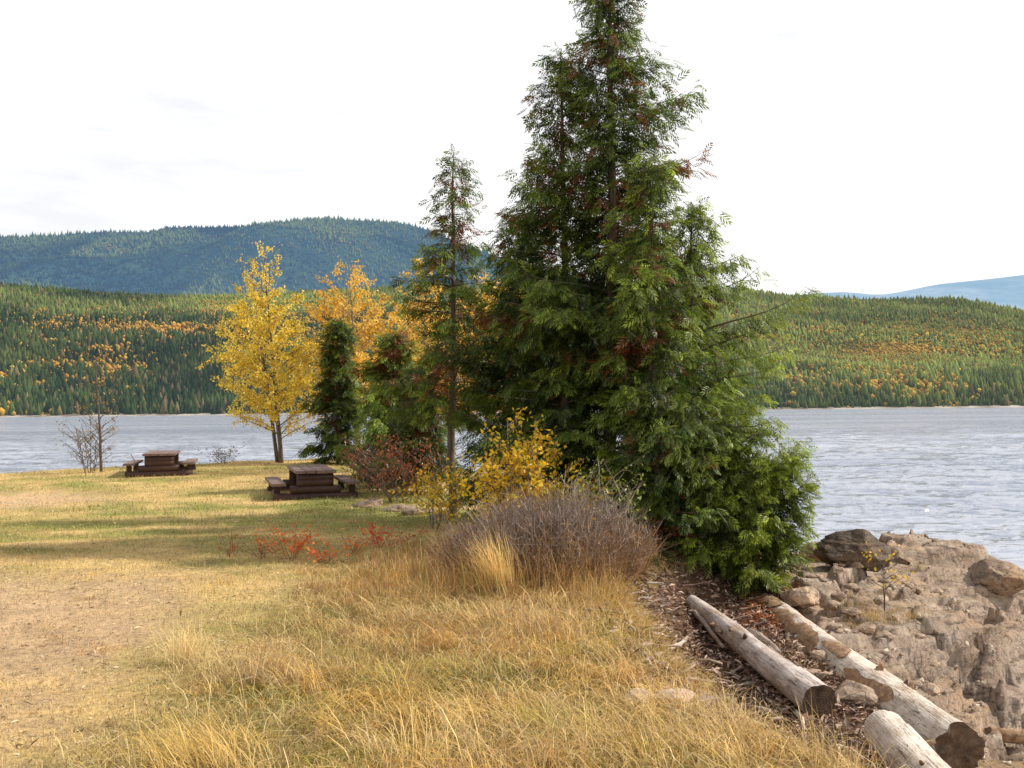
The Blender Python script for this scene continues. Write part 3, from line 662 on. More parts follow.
tuft(185, 6.9, 190, .07, .34, 2.3, .5, (.80,.60,.27), .9); tuft(200, 6.7, 120, .16, .24, 2.0, .9, (.74,.54,.24), 1.5); tuft(215, 6.5, 160, .2, .2, 2.0, .8, (.55,.4,.17), 1.5)
tuft(205, 4.75, 500, .15, .32, 2.8, .7, (.62, .42, .12)); tuft(305, 7.0, 140, .2, .16, 2.6, .7, (.55,.4,.17), 1.5); tuft(345, 6.4, 120, .12, .22, 2.2, .6, (.55,.4,.17), 1.2)
tuft(500, 9.15, 420, .07, .62, 2.6, .40, (.78, .54, .18), .35); tuft(478, 9.2, 160, .12, .5, 2.4, .5, (.55, .32, .10)); tuft(430, 9.7, 150, .3, .42, 1.9, .4, (.50, .27, .09), 1.5)
tuft(395, 10.5, 120, .35, .40, 1.9, .4, (.46, .25, .09), 1.5); tuft(560, 9.2, 160, .25, .45, 1.2, .4, (.52, .30, .09), 1.2); tuft(600, 8.9, 200, .22, .40, 1, .5, (.55, .34, .10), 1.2)
tuft(615, 8.5, 450, .18, .27, 0, .6, (.60, .38, .11), .8); tuft(635, 8.0, 450, .18, .25, -.2, .7, (.62, .42, .13), .7); tuft(665, 7.3, 500, .18, .27, -.3, .7, (.62, .42, .14), .7)
tuft(695, 6.7, 500, .2, .27, -.5, .6, (.62, .42, .15), .8); tuft(745, 6.1, 500, .2, .25, 0, .6, (.60, .42, .16), .9); tuft(790, 5.5, 500, .15, .30, 1.8, .5, (.58, .40, .15), .9); tuft(850, 5.0, 400, .16, .34, 1.8, .5, (.55, .38, .15), .9)
tuft(600, 5.0, 500, .3, .3, 2.8, .8, (.55, .38, .15), 1); tuft(500, 4.8, 500, .3, .26, 2.8, .9, (.50, .33, .13), 1); tuft(700, 5.2, 500, .3, .34, 1.8, .8, (.55, .38, .15), 1)
# knee high dry grass along the front and left of the purple bush
nc = 330; cY = r.uniform(8.9, 12.0, nc); px = r.uniform(362, 665, nc); cX = (px - 512) / 1000 * cY; ch = r.uniform(.10, .38, nc) * (.6 + .8 * fbm(cX * 2, cY * 2, 123, 3)) * (1.2 - .4 * (px < 430)); caz = r.uniform(0, 6.28, nc)
cc_ = np.array([(.46, .24, .08), (.58, .38, .12), (.38, .19, .08), (.50, .34, .14), (.36, .31, .08)])[r.randint(0, 5, nc)]
idx = np.repeat(np.arange(nc), 42); m = len(idx); X = cX[idx] + r.normal(0, .10, m); Y = cY[idx] + r.normal(0, .12, m); ok = X < bank_x(Y) - .02; X = X[ok]; Y = Y[ok]; idx = idx[ok]; m = len(X)
add_blades(dry, np.stack([X, Y, ground_z(X, Y) - .01], -1), ch[idx] * r.uniform(.5, 1.35, m), .0048 * r.uniform(.5, 1.5, m), caz[idx] + r.normal(0, .8, m), np.abs(r.normal(.5, .35, m)), cc_[idx] * r.uniform(.55, 1.35, m)[:, None], r)
tag(dry.build('dry_grass', M_GRASS), 'long matted straw coloured grass on the bank above the driftwood', 'grass', kind='stuff')

n = 9000; Y = 4.3 + 9 * r.uniform(0, 1, n) ** 1.2; X = r.uniform(-.6, .05, n) * Y
P = np.stack([X, Y, ground_z(X, Y) + .008], -1)
V, T, c = place(LV * [1, .5, 1], LT, LK, P, r.normal(0, 1, (n, 3)) * [1, 1, .25], r.normal(0, .4, (n, 3)) + [0, 0, 1], r.gamma(3, .008, n) + .006, mixc((.16, .09, .05), (.85, .66, .42), r.uniform(0, 1, n)) * r.uniform(.6, 1.2, n)[:, None])
tag(mk('lawn_litter', V, T, M_TWIG, c), 'small bits of dry litter scattered over the worn ground at left', 'litter', kind='stuff')
# fallen leaves on the lawn
n = 4200; Y = 9 + 21 * r.uniform(0, 1, n) ** .7; X = r.uniform(-.56, -.05, n) * Y
ok = (Y < shore_y(X) - .1) & (X < bank_x(Y)); X = X[ok]; Y = Y[ok]; m = len(X)
P = np.stack([X, Y, ground_z(X, Y) + .03], -1)
V, T, c = place(LV, LT, LK, P, r.normal(0, 1, (m, 3)) * [1, 1, .2], r.normal(0, .25, (m, 3)) + [0, 0, 1], .055 * r.uniform(.6, 1.3, m), mixc((.65, .45, .08), (.70, .58, .36), r.uniform(0, 1, m)) * r.uniform(.6, 1.2, m)[:, None])
tag(mk('fallen_leaves', V, T, M_LEAF, c), 'yellow and pale fallen leaves scattered over the lawn', 'fallen leaves', kind='stuff')

# ------------------------------------------------------------------ purple bush
def twig_bush(center, rx, ry, H, n, seed, label):
    r = RS(seed); root = empty('bush', center, label, 'bush')
    b = Bag()
    a = r.uniform(0, 2 * PI, n); q = np.sqrt(r.uniform(0, 1, n)); bx_ = q * np.cos(a); by_ = q * np.sin(a)
    top = H * np.sqrt(np.clip(1.04 - .88 * q ** 2, .05, 1)) * r.uniform(.66, 1.02, n) * (.66 + .5 * vnoise(bx_ * 3.0 + 5, by_ * 3.0 + 5, seed))
    base = np.stack([bx_ * rx * .75, by_ * ry * .75, 0 * q - .05], -1)
    tip = np.stack([bx_ * rx * 1.12 + r.normal(0, .06, n), by_ * ry * 1.12 + r.normal(0, .06, n), top], -1)
    P0 = []; P1 = []; W = []; T0 = []; 
    for s0, s1, w in ((0, .45, .005), (.45, 1, .0035)):
        bow = np.stack([bx_ * .1, by_ * .1, 0 * q], -1)
        f = lambda s: base + (tip - base) * s + bow * math.sin(PI * s)
        P0.append(f(s0)); P1.append(f(s1)); W.append(np.full(n, w)); T0.append(np.full(n, s0))
    for k in range(13):                                   # side twigs, angled every way
        s = r.uniform(.25, 1.0, n)[:, None]; p = base + (tip - base) * s; d = r.normal(0, .75, (n, 3)) + [0, 0, .45] + (tip - base) / top[:, None] * .35
        P0.append(p); P1.append(p + d * r.uniform(.04, .15, n)[:, None]); W.append(np.full(n, .0026)); T0.append(s[:, 0])
    P0 = np.concatenate(P0); P1 = np.concatenate(P1); W = np.concatenate(W); T0 = np.concatenate(T0); N = len(P0)
    d = P1 - P0; s = np.cross(d, r.normal(0, 1, (N, 3))); s /= np.linalg.norm(s, axis=1)[:, None] + 1e-9
    V = np.stack([P0 - s * W[:, None], P0 + s * W[:, None], P1 + s * W[:, None] * .5, P1 - s * W[:, None] * .5], 1)
    hz = np.clip(P0[:, 2] / H, 0, 1)
    c = mixc((.33, .20, .10), (.26, .205, .175), sstep(.2, .65, hz + r.normal(0, .15, N))) * r.uniform(.4, 1.6, N)[:, None]
    b.add(V.reshape(-1, 3), None, (np.arange(N) * 4)[:, None] + np.arange(4)[None], np.repeat(c, 4, 0))
    b.build('branches', M_TWIG, root)
    m = 1500; i = r.randint(0, N, m)
    V, T, c = place(LV, LT, LK, P1[i], r.normal(0, 1, (m, 3)), r.normal(0, 1, (m, 3)), .026 * r.uniform(.6, 1.4, m), mixc((.55, .42, .05), (.38, .16, .06), r.uniform(0, 1, m) ** .6))
    mk('leaves', V, T, M_LEAF, c, root)
    return root
bc = np.array(gpos(545, 10.2)); twig_bush(bc, .98, .85, .92, 2500, 301, 'rounded leafless purple grey bush in the dry grass before the cedars')

# ------------------------------------------------------------------ bedrock
pts = []
def cp(px, py, z): pts.append(at_z(px, py, z))
for a in [(765, 606, -.66), (800, 580, -.50), (790, 560, -.52), (835, 566, -.55), (835, 549, -.56), (880, 544, -.58), (905, 570, -.50), (940, 552, -.58), (985, 560, -.58), (1010, 574, -.70),
          (860, 595, -.52), (915, 595, -.50), (960, 590, -.52), (990, 600, -.58), (1018, 610, -.75), (775, 640, -.88), (812, 630, -.76), (850, 635, -.66), (900, 632, -.62), (940, 618, -.60), (930, 645, -.80), (955, 640, -.95),
          (968, 668, -1.38), (990, 668, -1.42), (1012, 668, -1.5), (972, 625, -.72), (1000, 622, -.72), (820, 662, -.80), (870, 668, -.88), (920, 672, -.98), (940, 690, -1.02), (1000, 692, -1.12), (1040, 700, -1.15), (880, 700, -1.0), (930, 712, -1.12), (985, 712, -1.2), (930, 728, -1.5), (985, 728, -1.5), (1040, 728, -1.5), (870, 725, -1.3)]: cp(*a)
for a in [(985, 745, -1.62), (1040, 755, -1.65), (1010, 768, -1.68), (1060, 735, -1.6)]: cp(*a)
for p in [(2.3, 12, -1.3), (2.2, 9, -1.5), (2.6, 7.5, -1.6), (4, 7, -1.8), (6, 8, -2.0), (8.4, 12, -2.3), (9.3, 15, -2.4), (9.5, 18, -2.5), (8, 20, -2.5), (6, 21, -2.5), (4, 19, -2.2), (3, 16, -1.2), (10, 9, -2.6), (2.6, 14, -.9)]: pts.append(np.array(p))
for a in [(840, 541), (880, 538), (940, 545), (985, 551), (1020, 562)]:      # far rim drops into the lake
    p = at_z(*a, -.58); p = p * np.array([1.03, 1.03, 1]) + np.array([0, .5, -1.0]); pts.append(p)
pts = np.array(pts)
def rbf(X, Y):
    A = np.hypot(pts[:, None, 0] - pts[None, :, 0], pts[:, None, 1] - pts[None, :, 1]) + 1e-9
    n = len(pts); M = np.zeros((n + 3, n + 3)); M[:n, :n] = A - np.eye(n) * .02; M[:n, n:] = np.c_[np.ones(n), pts[:, :2]]; M[n:, :n] = M[:n, n:].T
    w = np.linalg.solve(M, np.r_[pts[:, 2], 0, 0, 0])
    out = np.zeros(X.size); xf = X.ravel(); yf = Y.ravel()
    for i in range(n): out += w[i] * np.hypot(xf - pts[i, 0], yf - pts[i, 1])
    return (out + w[n] + w[n + 1] * xf + w[n + 2] * yf).reshape(X.shape)
rx_ = np.arange(2.3, 9.8, .028); ry_ = np.arange(7.2, 21, .045)
RX, RY = np.meshgrid(rx_, ry_)
RZ = rbf(RX, RY)
def cells(X, Y, n, seed, sx, sy, rot, amp, tilt):
    r = RS(seed); c = np.stack([r.uniform(2, 10, n), r.uniform(7, 21, n)], -1)
    cr, sr = math.cos(rot), math.sin(rot)
    wx = X + .25 * (fbm(X * 1.5, Y * 1.5, seed, 3) - .5); wy = Y + .25 * (fbm(X * 1.5, Y * 1.5, seed + 9, 3) - .5)
    u = (wx * cr + wy * sr) * sx; v = (-wx * sr + wy * cr) * sy
    cu = (c[:, 0] * cr + c[:, 1] * sr) * sx; cv = (-c[:, 0] * sr + c[:, 1] * cr) * sy
    best = np.full(X.shape, 1e9); sec = np.full(X.shape, 1e9); idx = np.zeros(X.shape, int)
    for i in range(n):
        d = (u - cu[i]) ** 2 + (v - cv[i]) ** 2
        m = d < best; sec = np.where(m, best, np.minimum(sec, d)); best = np.where(m, d, best); idx = np.where(m, i, idx)
    off = r.normal(0, 1, n); tl = r.normal(0, 1, (n, 2))
    edge = np.sqrt(sec) - np.sqrt(best)
    return amp * off[idx] + tilt * (tl[idx, 0] * (X - c[idx, 0]) + tl[idx, 1] * (Y - c[idx, 1])), edge
h1, e1 = cells(RX, RY, 130, 5, 1, 1.7, .5, .05, .06)
h2, e2 = cells(RX, RY, 800, 6, 1, 2.1, .4, .034, .20)
h3, e3 = cells(RX, RY, 2600, 7, 1, 2.0, .3, .016, .22)
wear = .35 + .65 * sstep(.45, .6, fbm(RX * .7, RY * .7, 401, 3))
_u = (RZ + .5 * h1 + .10 * RX - .06 * RY + .10 * (fbm(RX * .8, RY * .8, 431, 4) - .5)) / .13
_f = _u - np.floor(_u); _terr = .13 * (np.floor(_u) + sstep(.0, .16, _f)) - .13 * _u
RZ = RZ + _terr * (.75 + .65 * sstep(.42, .58, fbm(RX * .6, RY * .6, 441, 3))) + h1 - .09 * np.exp(-(e1 / .035) ** 2) + wear * .45 * (h2 - .04 * np.exp(-(e2 / .04) ** 2)) + (.42 - wear * .25) * (h3 - .015 * np.exp(-(e3 / .025) ** 2)) + .04 * (fbm(RX * 3.5, RY * 3.5, 405, 5, .65) - .5)
def rock_mat(name, warm=1.0, dark=1.0):
    t = NT(name); v = t.pos(); geo = t.n('ShaderNodeNewGeometry')
    n = t.noise(v, 2.2, 8, .65, .3); n2 = t.noise(v, 14, 6, .7); n3 = t.noise(v, 1.1, 4, .6); n4 = t.noise(v, 55, 4, .7)
    c = t.ramp(n, [(.3, (.12 * dark, .095 * dark, .07 * dark)), (.45, (.26 * dark, .21 * dark, .165 * dark)), (.58, (.38 * dark, .33 * dark, .27 * dark)), (.75, (.50 * dark, .46 * dark, .41 * dark))])
    o = t.ramp(n3, [(.50, (0, 0, 0)), (.68, (.6 * warm, .6 * warm, .6 * warm))])
    c = t.mix(o, c, (.42 * dark, .26 * dark, .12 * dark))
    c = t.mix(.30, c, (.42 * dark, .27 * dark, .18 * dark))
    v5 = t.noise(t.pos((1.4, 1.4, 9)), 1.6, 6, .7, .4); c = t.mix(.75, c, t.ramp(v5, [(.36, (.35, .30, .27)), (.45, (1, 1, 1)), (.60, (1.15, 1.1, 1.05))]), 'MULTIPLY')
    c = t.mix(.8, c, t.ramp(n2, [(.34, (.42, .38, .35)), (.45, (.95, .95, .95)), (.55, (1.05, 1.05, 1.05)), (.68, (1.3, 1.28, 1.25))]), 'MULTIPLY')
    vo = t.n('ShaderNodeTexVoronoi', feature='DISTANCE_TO_EDGE'); vo.inputs['Scale'].default_value = 3.2
    ad = t.n('ShaderNodeVectorMath', operation='ADD'); nz = t.n('ShaderNodeTexNoise'); nz.inputs['Scale'].default_value = 3; t.l(v, nz.inputs['Vector'])
    t.l(v, ad.inputs[0]); t.l(nz.outputs['Color'], ad.inputs[1]); t.l(ad.outputs[0], vo.inputs['Vector'])
    cr = t.ramp(vo.outputs['Distance'], [(0, (.16, .13, .11)), (.022, (1, 1, 1))])
    c = t.mix(.7, c, cr, 'MULTIPLY')
    b = t.bump(n, .8, .08); b = t.bump(n2, .9, .03, b); b = t.bump(n4, .6, .01, b); b = t.bump(cr, .4, .02, b)
    return t.done(t.principled(c, .9, b, .2))
M_ROCK = rock_mat('bedrock', 1.3, .95); M_ROCKT = rock_mat('tan stone', 1.0, 1.35)
M_PALE = rock_mat('pale stone', .3, 1.9)
M_BOULD = rock_mat('dark boulder', 1.5, .40)
rk = mk('bedrock', np.stack([RX, RY, RZ], -1).reshape(-1, 3), grid_faces(len(rx_), len(ry_)), M_ROCK)
tag(rk, 'tan and grey fractured bedrock shelf beside the lake', kind='structure')
def rock_z(x, y):
    i = int(np.clip(round((y - 7.2) / .045), 0, len(ry_) - 1)); j = int(np.clip(round((x - 2.3) / .028), 0, len(rx_) - 1))
    return float(RZ[i, j])

import bmesh
def stone(name, loc, dims, seed, mat, label, cat='rock', group=None, rz=0, strata=0.0, tilt=0, sub=5, parent=None, np_=24):
    bm = bmesh.new(); bmesh.ops.create_icosphere(bm, subdivisions=sub, radius=1)
    V = np.array([v.co for v in bm.verts]); r = RS(seed)
    nrm = r.normal(0, 1, (np_, 3)); nrm /= np.linalg.norm(nrm, axis=1)[:, None]; k = r.uniform(.55, .80, np_)
    d = V @ nrm.T; s = np.where(d > .05, k[None] / np.maximum(d, .05), 9).min(1); s = np.minimum(s, 1.0) * 1.32
    V = V * s[:, None]
    V += (V / np.linalg.norm(V, axis=1)[:, None]) * (.30 * (fbm(V[:, 0] * 2.1 + V[:, 2] * 1.3, V[:, 1] * 2.1 + 5 - V[:, 2], seed, 5) - .5))[:, None]
    if strata: V[:, :2] *= (1 + strata * (vnoise(V[:, 2] * 9 + .8 * V[:, 0], 0 * V[:, 2] + seed, 3) - .5))[:, None]
    V = V * np.array(dims) * .5
    for v, c in zip(bm.verts, V): v.co = c
    me = bpy.data.meshes.new(name); bm.to_mesh(me); bm.free(); me.materials.append(mat)
    o = bpy.data.objects.new(name, me); C.objects.link(o); o.location = loc; o.rotation_euler = (tilt, tilt * .6, rz)
    if parent: o.parent = parent
    else: tag(o, label, cat, group)
    return o
def hit(px, py):
    """where the line of sight through a picture point meets the rock or the ground"""
    d = ray(px, py)
    for Y in np.arange(6, 22, .03):
        p = np.array([0, 0, EYE]) + d * (Y / d[1])
        if p[2] < max(rock_z(p[0], p[1]), float(ground_z(p[0], p[1]))): break
    return p
def bouldpos(px, py, h, sink=.3):
    p = hit(px, py); return (p[0], p[1] + h * .3, p[2] + h * (.5 - sink))
stone('boulder', bouldpos(860, 567, .42, .12), (.84, .58, .46), 3, M_BOULD, 'large dark layered boulder on the rock shelf at the water', 'boulder', strata=.13)
stone('rock', bouldpos(822, 560, .3, .2), (.55, .5, .32), 8, M_ROCK, 'low grey rock left of the dark boulder', group='loose rocks on the shelf')
stone('rock', bouldpos(803, 606, .22, .1), (.50, .40, .26), 9, M_ROCKT, 'tan angular rock at the right foot of the low leaning cedar', group='loose rocks on the shelf')
stone('rock', bouldpos(1001, 590, .5, .2), (.75, .7, .52), 11, M_ROCK, 'rounded brown rock at the right rim of the shelf', group='loose rocks on the shelf')
stone('rock', bouldpos(905, 562, .1, .3), (.30, .22, .12), 12, M_ROCK, 'small flat rock just right of the dark boulder', group='loose rocks on the shelf')
r = RS(451)
for i in range(80):
    Y = r.uniform(8.6, 13.2); px = r.uniform(800, 935) ; x = (px - 512) / 1000 * Y; s = r.gamma(3, .026) + .03
    stone('rock', (x, Y, max(rock_z(x, Y), float(ground_z(x, Y))) + s * .12), (s * 1.3, s, s * .6), 500 + i, M_ROCKT, 'loose tan stone among the broken rock beside the logs', group='loose tan stones beside the logs', rz=r.uniform(0, 3), sub=3)
for i, (px, py, w, lab) in enumerate([(640, 690, .17, 'pale stone half sunk in straw, left of two'), (672, 692, .21, 'pale stone half sunk in straw, right of two')]):
    p = at_z(px, py, .08)
    stone('stone', (p[0], p[1], float(ground_z(p[0], p[1])) + .045), (w * 1.15, w * .7, w * .5), 600 + i, M_PALE, lab, 'stone', 'pale stones in the straw', sub=4)
for i, (px, Y, w) in enumerate([(415, 16.5, .3), (400, 17.2, .42), (368, 18, .38), (438, 15.8, .25)]):
    x, y, z = gpos(px, Y); stone('stone', (x, y, z + .05), (w * 1.4, w, w * .5), 620 + i, M_ROCK, ['smallest grey stone near the pole trunk', 'long grey stone right of the nearer table', 'flat stone close behind the right bench', 'grey stone at the yellow shrub foot'][i], 'stone', 'stones at the edge of the trees', sub=4)

# ------------------------------------------------------------------ logs and driftwood
def wood_mat(name, c1, c2, c3, warm=.0):
    t = NT(name); v = t.pos((1.2, 14, 14)); n = t.noise(v, 3, 7, .65, .2); v2 = t.pos((1.2, 2.2, 2.2)); n2 = t.noise(v2, 2.2, 6, .65); n3 = t.noise(t.pos((3, 30, 30)), 3, 4, .7)
    c = t.ramp(n, [(.28, c1), (.48, c2), (.75, c3)])
    c = t.mix(t.ramp(n2, [(.50, (0, 0, 0)), (.68, (.75, .75, .75))]), c, (.36, .25, .16))
    k = t.ramp(n3, [(.36, (.16, .12, .10)), (.44, (1, 1, 1))]); c = t.mix(.75, c, k, 'MULTIPLY')
    n5 = t.noise(t.pos((.5, 9, 9)), 2.0, 3, .5); k5 = t.ramp(n5, [(.485, (1, 1, 1)), (.497, (.12, .08, .06)), (.51, (1, 1, 1))]); c = t.mix(.85, c, k5, 'MULTIPLY')
    n6 = t.noise(t.pos(), 3.5, 6, .7); c = t.mix(.7, c, t.ramp(n6, [(.35, (.50, .44, .38)), (.55, (1, 1, 1))]), 'MULTIPLY')
    b = t.bump(n, .5, .02); b = t.bump(n3, .5, .008, b); b = t.bump(n2, .5, .02, b)
    return t.done(t.principled(c, .8, b, .25))
M_LOG = wood_mat('weathered log', (.36, .29, .25), (.58, .50, .46), (.72, .65, .61))
M_LOGW = wood_mat('bleached log', (.46, .37, .29), (.70, .60, .51), (.80, .73, .66))
M_DARKEND = bark_mat('dark cut end', (.05, .035, .025), (.20, .13, .08), (1, 1, 1), 16)
def ring_mat():
    t = NT('log end grain'); v = t.pos(); w_ = t.n('ShaderNodeTexWave', wave_type='RINGS', rings_direction='X'); w_.inputs['Scale'].default_value = 14; w_.inputs['Distortion'].default_value = 3.5; w_.inputs['Detail'].default_value = 3
    t.l(v, w_.inputs['Vector']); n = t.noise(v, 12, 5, .7)
    c = t.ramp(w_.outputs['Fac'], [(.2, (.09, .06, .04)), (.8, (.15, .10, .07))]); c = t.mix(.8, c, t.ramp(n, [(.35, (.35, .3, .28)), (.6, (1.2, 1.15, 1.1))]), 'MULTIPLY')
    return t.done(t.principled(c, .9, t.bump(n, .6, .02)))
M_RING = ring_mat()
M_BARKP = bark_mat('peeling bark', (.14, .075, .04), (.42, .27, .16), (1, 1, 1), 18)
def log(name, A, B, ra, rb, seed, mat, label, stubs=7, bark=0, cat='log'):
    """log from A (far) to B (near); local x runs along it"""
    A = np.array(A, float); B = np.array(B, float); L = np.linalg.norm(B - A); r = RS(seed)
    root = empty(name, A, label, cat)
    d = Vector(B - A).normalized(); q = Vector((1, 0, 0)).rotation_difference(d); root.rotation_mode = 'QUATERNION'; root.rotation_quaternion = q
    ns, n = 40, 90; s = np.linspace(0, 1, n); th = np.arange(ns) * 2 * PI / ns
    S, T = np.meshgrid(s, th, indexing='ij')
    rad = (ra + (rb - ra) * S) * (1 + .22 * (fbm(S * L * 1.6, np.cos(T) * 1.5 + 3, seed, 4) - .5) + .05 * (vnoise(S * L * .6 + 3, np.sin(T) * 5 + np.cos(T) * 3, seed + 3) - .5))
    rad = rad * (1 - .10 * np.maximum(0, np.cos(T * 1 - .6)) * (fbm(S * 3, T, seed + 7, 2) > .55))
    bend = .035 * L / 4 * np.sin(PI * S * 1.3 + seed)
    rag = .10 * (vnoise(np.cos(T) * 4 + 9, np.sin(T) * 4 + 9, seed) - .5) * sstep(.93, 1, S) * (1 if bark else .25)
    V = np.stack([S * L + rag, rad * np.cos(T) + bend, rad * np.sin(T)], -1).reshape(-1, 3)
    i = np.arange(n - 1)[:, None] * ns; j = np.arange(ns)[None]; j2 = (j + 1) % ns
    f = np.stack([i + j, i + j2, i + ns + j2, i + ns + j], -1).reshape(-1, 4)
    mk('trunk', V, f, mat, None, root, True)
    for e, x in ((0, 0.0), (n - 1, L)):
        ring = V.reshape(n, ns, 3)[e]; c = ring.mean(0); inner = c + (ring - c) * .5; inner[:, 0] += (-.012 if e else .012)
        VV = np.concatenate([ring, inner, [c + [(-.02 if e else .02), 0, 0]]]); k = np.arange(ns); k2 = (k + 1) % ns
        mk('cut_end', VV, [np.stack([k, k2, ns + k2, ns + k], -1), np.stack([ns + k, ns + k2, 2 * ns + 0 * k], -1)], M_DARKEND if bark else M_RING, None, root)
    for k in range(stubs):
        sb = Bag(); x = r.uniform(.06, .94); a = r.uniform(-.3, 3.4); rr = ra + (rb - ra) * x; l = r.uniform(.02, .07)
        o = np.array([x * L, rr * .9 * math.cos(a), rr * .9 * math.sin(a)]); dd = np.array([.35, math.cos(a), math.sin(a)])
        tube(sb, o + np.linspace(0, 1, 4)[:, None] * dd * (l * .6 + .03) + r.normal(0, .003, (4, 3)), np.array([.036, .028, .019, .013]) * r.uniform(.5, 1.1), 7)
        sb.build('knot', M_DARKEND if r.uniform() < .5 else M_BARKP, root, True)
    for k in range(bark):
        x0 = r.uniform(.05, .75); l = r.uniform(.3, .9); a0 = r.uniform(0, 6.28); w = r.uniform(.2, .55); m, q_ = 24, 7
        ss = np.linspace(0, 1, m); aa = np.linspace(-1, 1, q_); SS, AA = np.meshgrid(ss, aa, indexing='ij')
        ww = w * (1 - np.abs(2 * SS - 1) ** 3) * (.7 + .6 * vnoise(SS * 9, AA * 0 + k, seed)); an = a0 + AA * ww + .15 * np.sin(SS * 5 + k)
        xx = np.clip(x0 * L + SS * l, 0, L * .98); rr = (ra + (rb - ra) * xx / L) * (1.035 + .03 * vnoise(SS * 12, AA * 4, seed + k)) + .006; bnd = .035 * L / 4 * np.sin(PI * (xx / L) * 1.3 + seed)
        V = np.stack([xx, rr * np.cos(an) + bnd, rr * np.sin(an)], -1).reshape(-1, 3)
        mk('bark', V, grid_faces(q_, m), M_BARKP, None, root)
    return root
log('log', at_y(690, 602, 10.9), at_y(822, 702, 8.2), .080, .148, 1, M_LOG, 'smooth silver grey log, dark sawn end toward the viewer', 6)
log('log', at_y(735, 588, 12.8), at_y(962, 748, 7.6), .18, .195, 2, M_LOGW, 'thickest pale log with peeling bark and knots beside the rock', 20, 26)
log('log', at_y(884, 728, 7.3), at_y(985, 838, 6.0), .15, .17, 3, M_LOGW, 'short bleached log cut by the lower edge of the picture', 4)
log('log', at_y(963, 731, 9.3), at_y(1075, 742, 9.1), .06, .07, 4, M_BARKP, 'thin brown weathered beam at the right edge below the rock', 2)

M_STICK = wood_mat('driftwood stick', (.20, .14, .11), (.38, .30, .25), (.55, .47, .41))
M_STICKD = wood_mat('dark stick', (.07, .04, .03), (.16, .095, .065), (.26, .17, .12))
def stick(A, B, rad, seed, mat, label, group='driftwood sticks heaped between bank and log', name='stick', bend=.06):
    r = RS(seed); A = np.array(A, float); B = np.array(B, float); L = np.linalg.norm(B - A); b = Bag(); s = np.linspace(0, 1, 9)
    pts = np.zeros((9, 3)); pts[:, 0] = (s) * L; pts[:, 1] = bend * L * np.sin(PI * s) * r.uniform(-1, 1) + np.cumsum(r.normal(0, .008, 9)) * L; pts[:, 2] = np.cumsum(r.normal(0, .006, 9)) * L
    tube(b, pts, rad * (1 - .55 * s) * r.uniform(.85, 1.15, 9), 7)
    o = b.build(name, mat, None, True); o.location = A; o.rotation_mode = 'QUATERNION'; o.rotation_quaternion = Vector((1, 0, 0)).rotation_difference(Vector(B - A).normalized())
    return tag(o, label, 'stick', group)
def gp(px, py, dz=0):
    # ground point seen at pixel, solved by stepping
    d = ray(px, py)
    for Y in np.arange(4, 20, .03):
        p = np.array([0, 0, EYE]) + d * (Y / d[1])
        if p[2] < ground_z(p[0], p[1]) + dz: return p
    return p
stick(at_y(636, 610, 8.55), at_y(662, 656, 7.85), .020, 1, M_STICK, 'thin straight grey stick leaning at the right foot of the purple bush', None)
stick(gp(668, 648, .08), gp(684, 636, .12), .028, 2, M_LOGW, 'short curved white stick, brightest in the driftwood heap', None, bend=.15)
stick(gp(696, 612, .12), gp(722, 645, .10), .035, 3, M_STICK, 'gnarled grey root beside the upper end of the silver log', None)
stick(gp(750, 632, .22), gp(778, 652, .2), .045, 4, M_STICK, 'short thick broken branch between the two big logs', None)
stick(gp(768, 648, .2), gp(802, 672, .12), .032, 5, M_STICK, 'curved grey branch lying along the thick pale log', None)
stick(gp(796, 712, .05), gp(803, 732, .05), .018, 6, M_LOGW, 'small white stick near the sawn end of the silver log', None)
stick(gpos(140, 25.6) + np.array([0, 0, .1]), np.array(gpos(131, 25.8)) + np.array([0, 0, .55]), .018, 7, M_STICKD, 'dark stick leaning on the left bench of the farther table', None)
r = RS(700)
shown = 0
for i in range(900):
    Y = r.uniform(6.6, 11.6); x = bank_x(Y) + r.uniform(-.05, 1.25)
    if Y < 8 and x > 2.5: continue
    lx = np.interp(Y, [8.4, 11.6], [2.62, 2.02])
    if x > lx + .05 and r.uniform() < .7: continue
    z = float(ground_z(x, Y)) + r.uniform(0, .07); a = r.uniform(0, PI); l = r.uniform(.08, .38) * (.6 if r.uniform() < .6 else 1)
    A = np.array([x, Y, z + .01]); B = A + np.array([math.cos(a) * l, math.sin(a) * l, r.normal(0, .12) * l + .01])
    m = M_STICKD if r.uniform() < (.22 if Y < 9.6 else .75) else M_STICK
    stick(A, B, r.uniform(.006, .018), 1000 + i, m, 'weathered driftwood stick in the heap between the grassy bank and the silver log', bend=.15)
    shown += 1
    if shown >= 270: break
# bark chips and shreds, uncountable
n = 24000; Y = r.uniform(5.4, 12.4, n); X = bank_x(Y) + r.uniform(-.25, 2.2, n); ok = (X < 3.2); X = X[ok]; Y = Y[ok]; m = len(X)
P = np.stack([X, Y, ground_z(X, Y) + r.uniform(0, .05, m)], -1)
V, T, c = place(LV * [1, .6, 1], LT, LK, P, r.normal(0, 1, (m, 3)) * [1, 1, .35], r.normal(0, .5, (m, 3)) + [0, 0, 1], r.gamma(3, .015, m) + .015, mixc((.14, .065, .04), (.62, .47, .37), r.uniform(0, 1, m) ** 1.6) * r.uniform(.6, 1.3, m)[:, None])
tag(mk('bark_chips', V, T, M_TWIG, c), 'red brown bark chips and shreds covering the ground under the driftwood', 'bark chips', kind='stuff')
n = 1100; px = r.uniform(740, 800, n); Y = r.uniform(10.6, 12, n); X = (px - 512) / 1000 * Y
P = np.stack([X, Y, np.array([max(rock_z(a, b), float(ground_z(a, b))) for a, b in zip(X, Y)]) + r.uniform(0, .05, n)], -1)
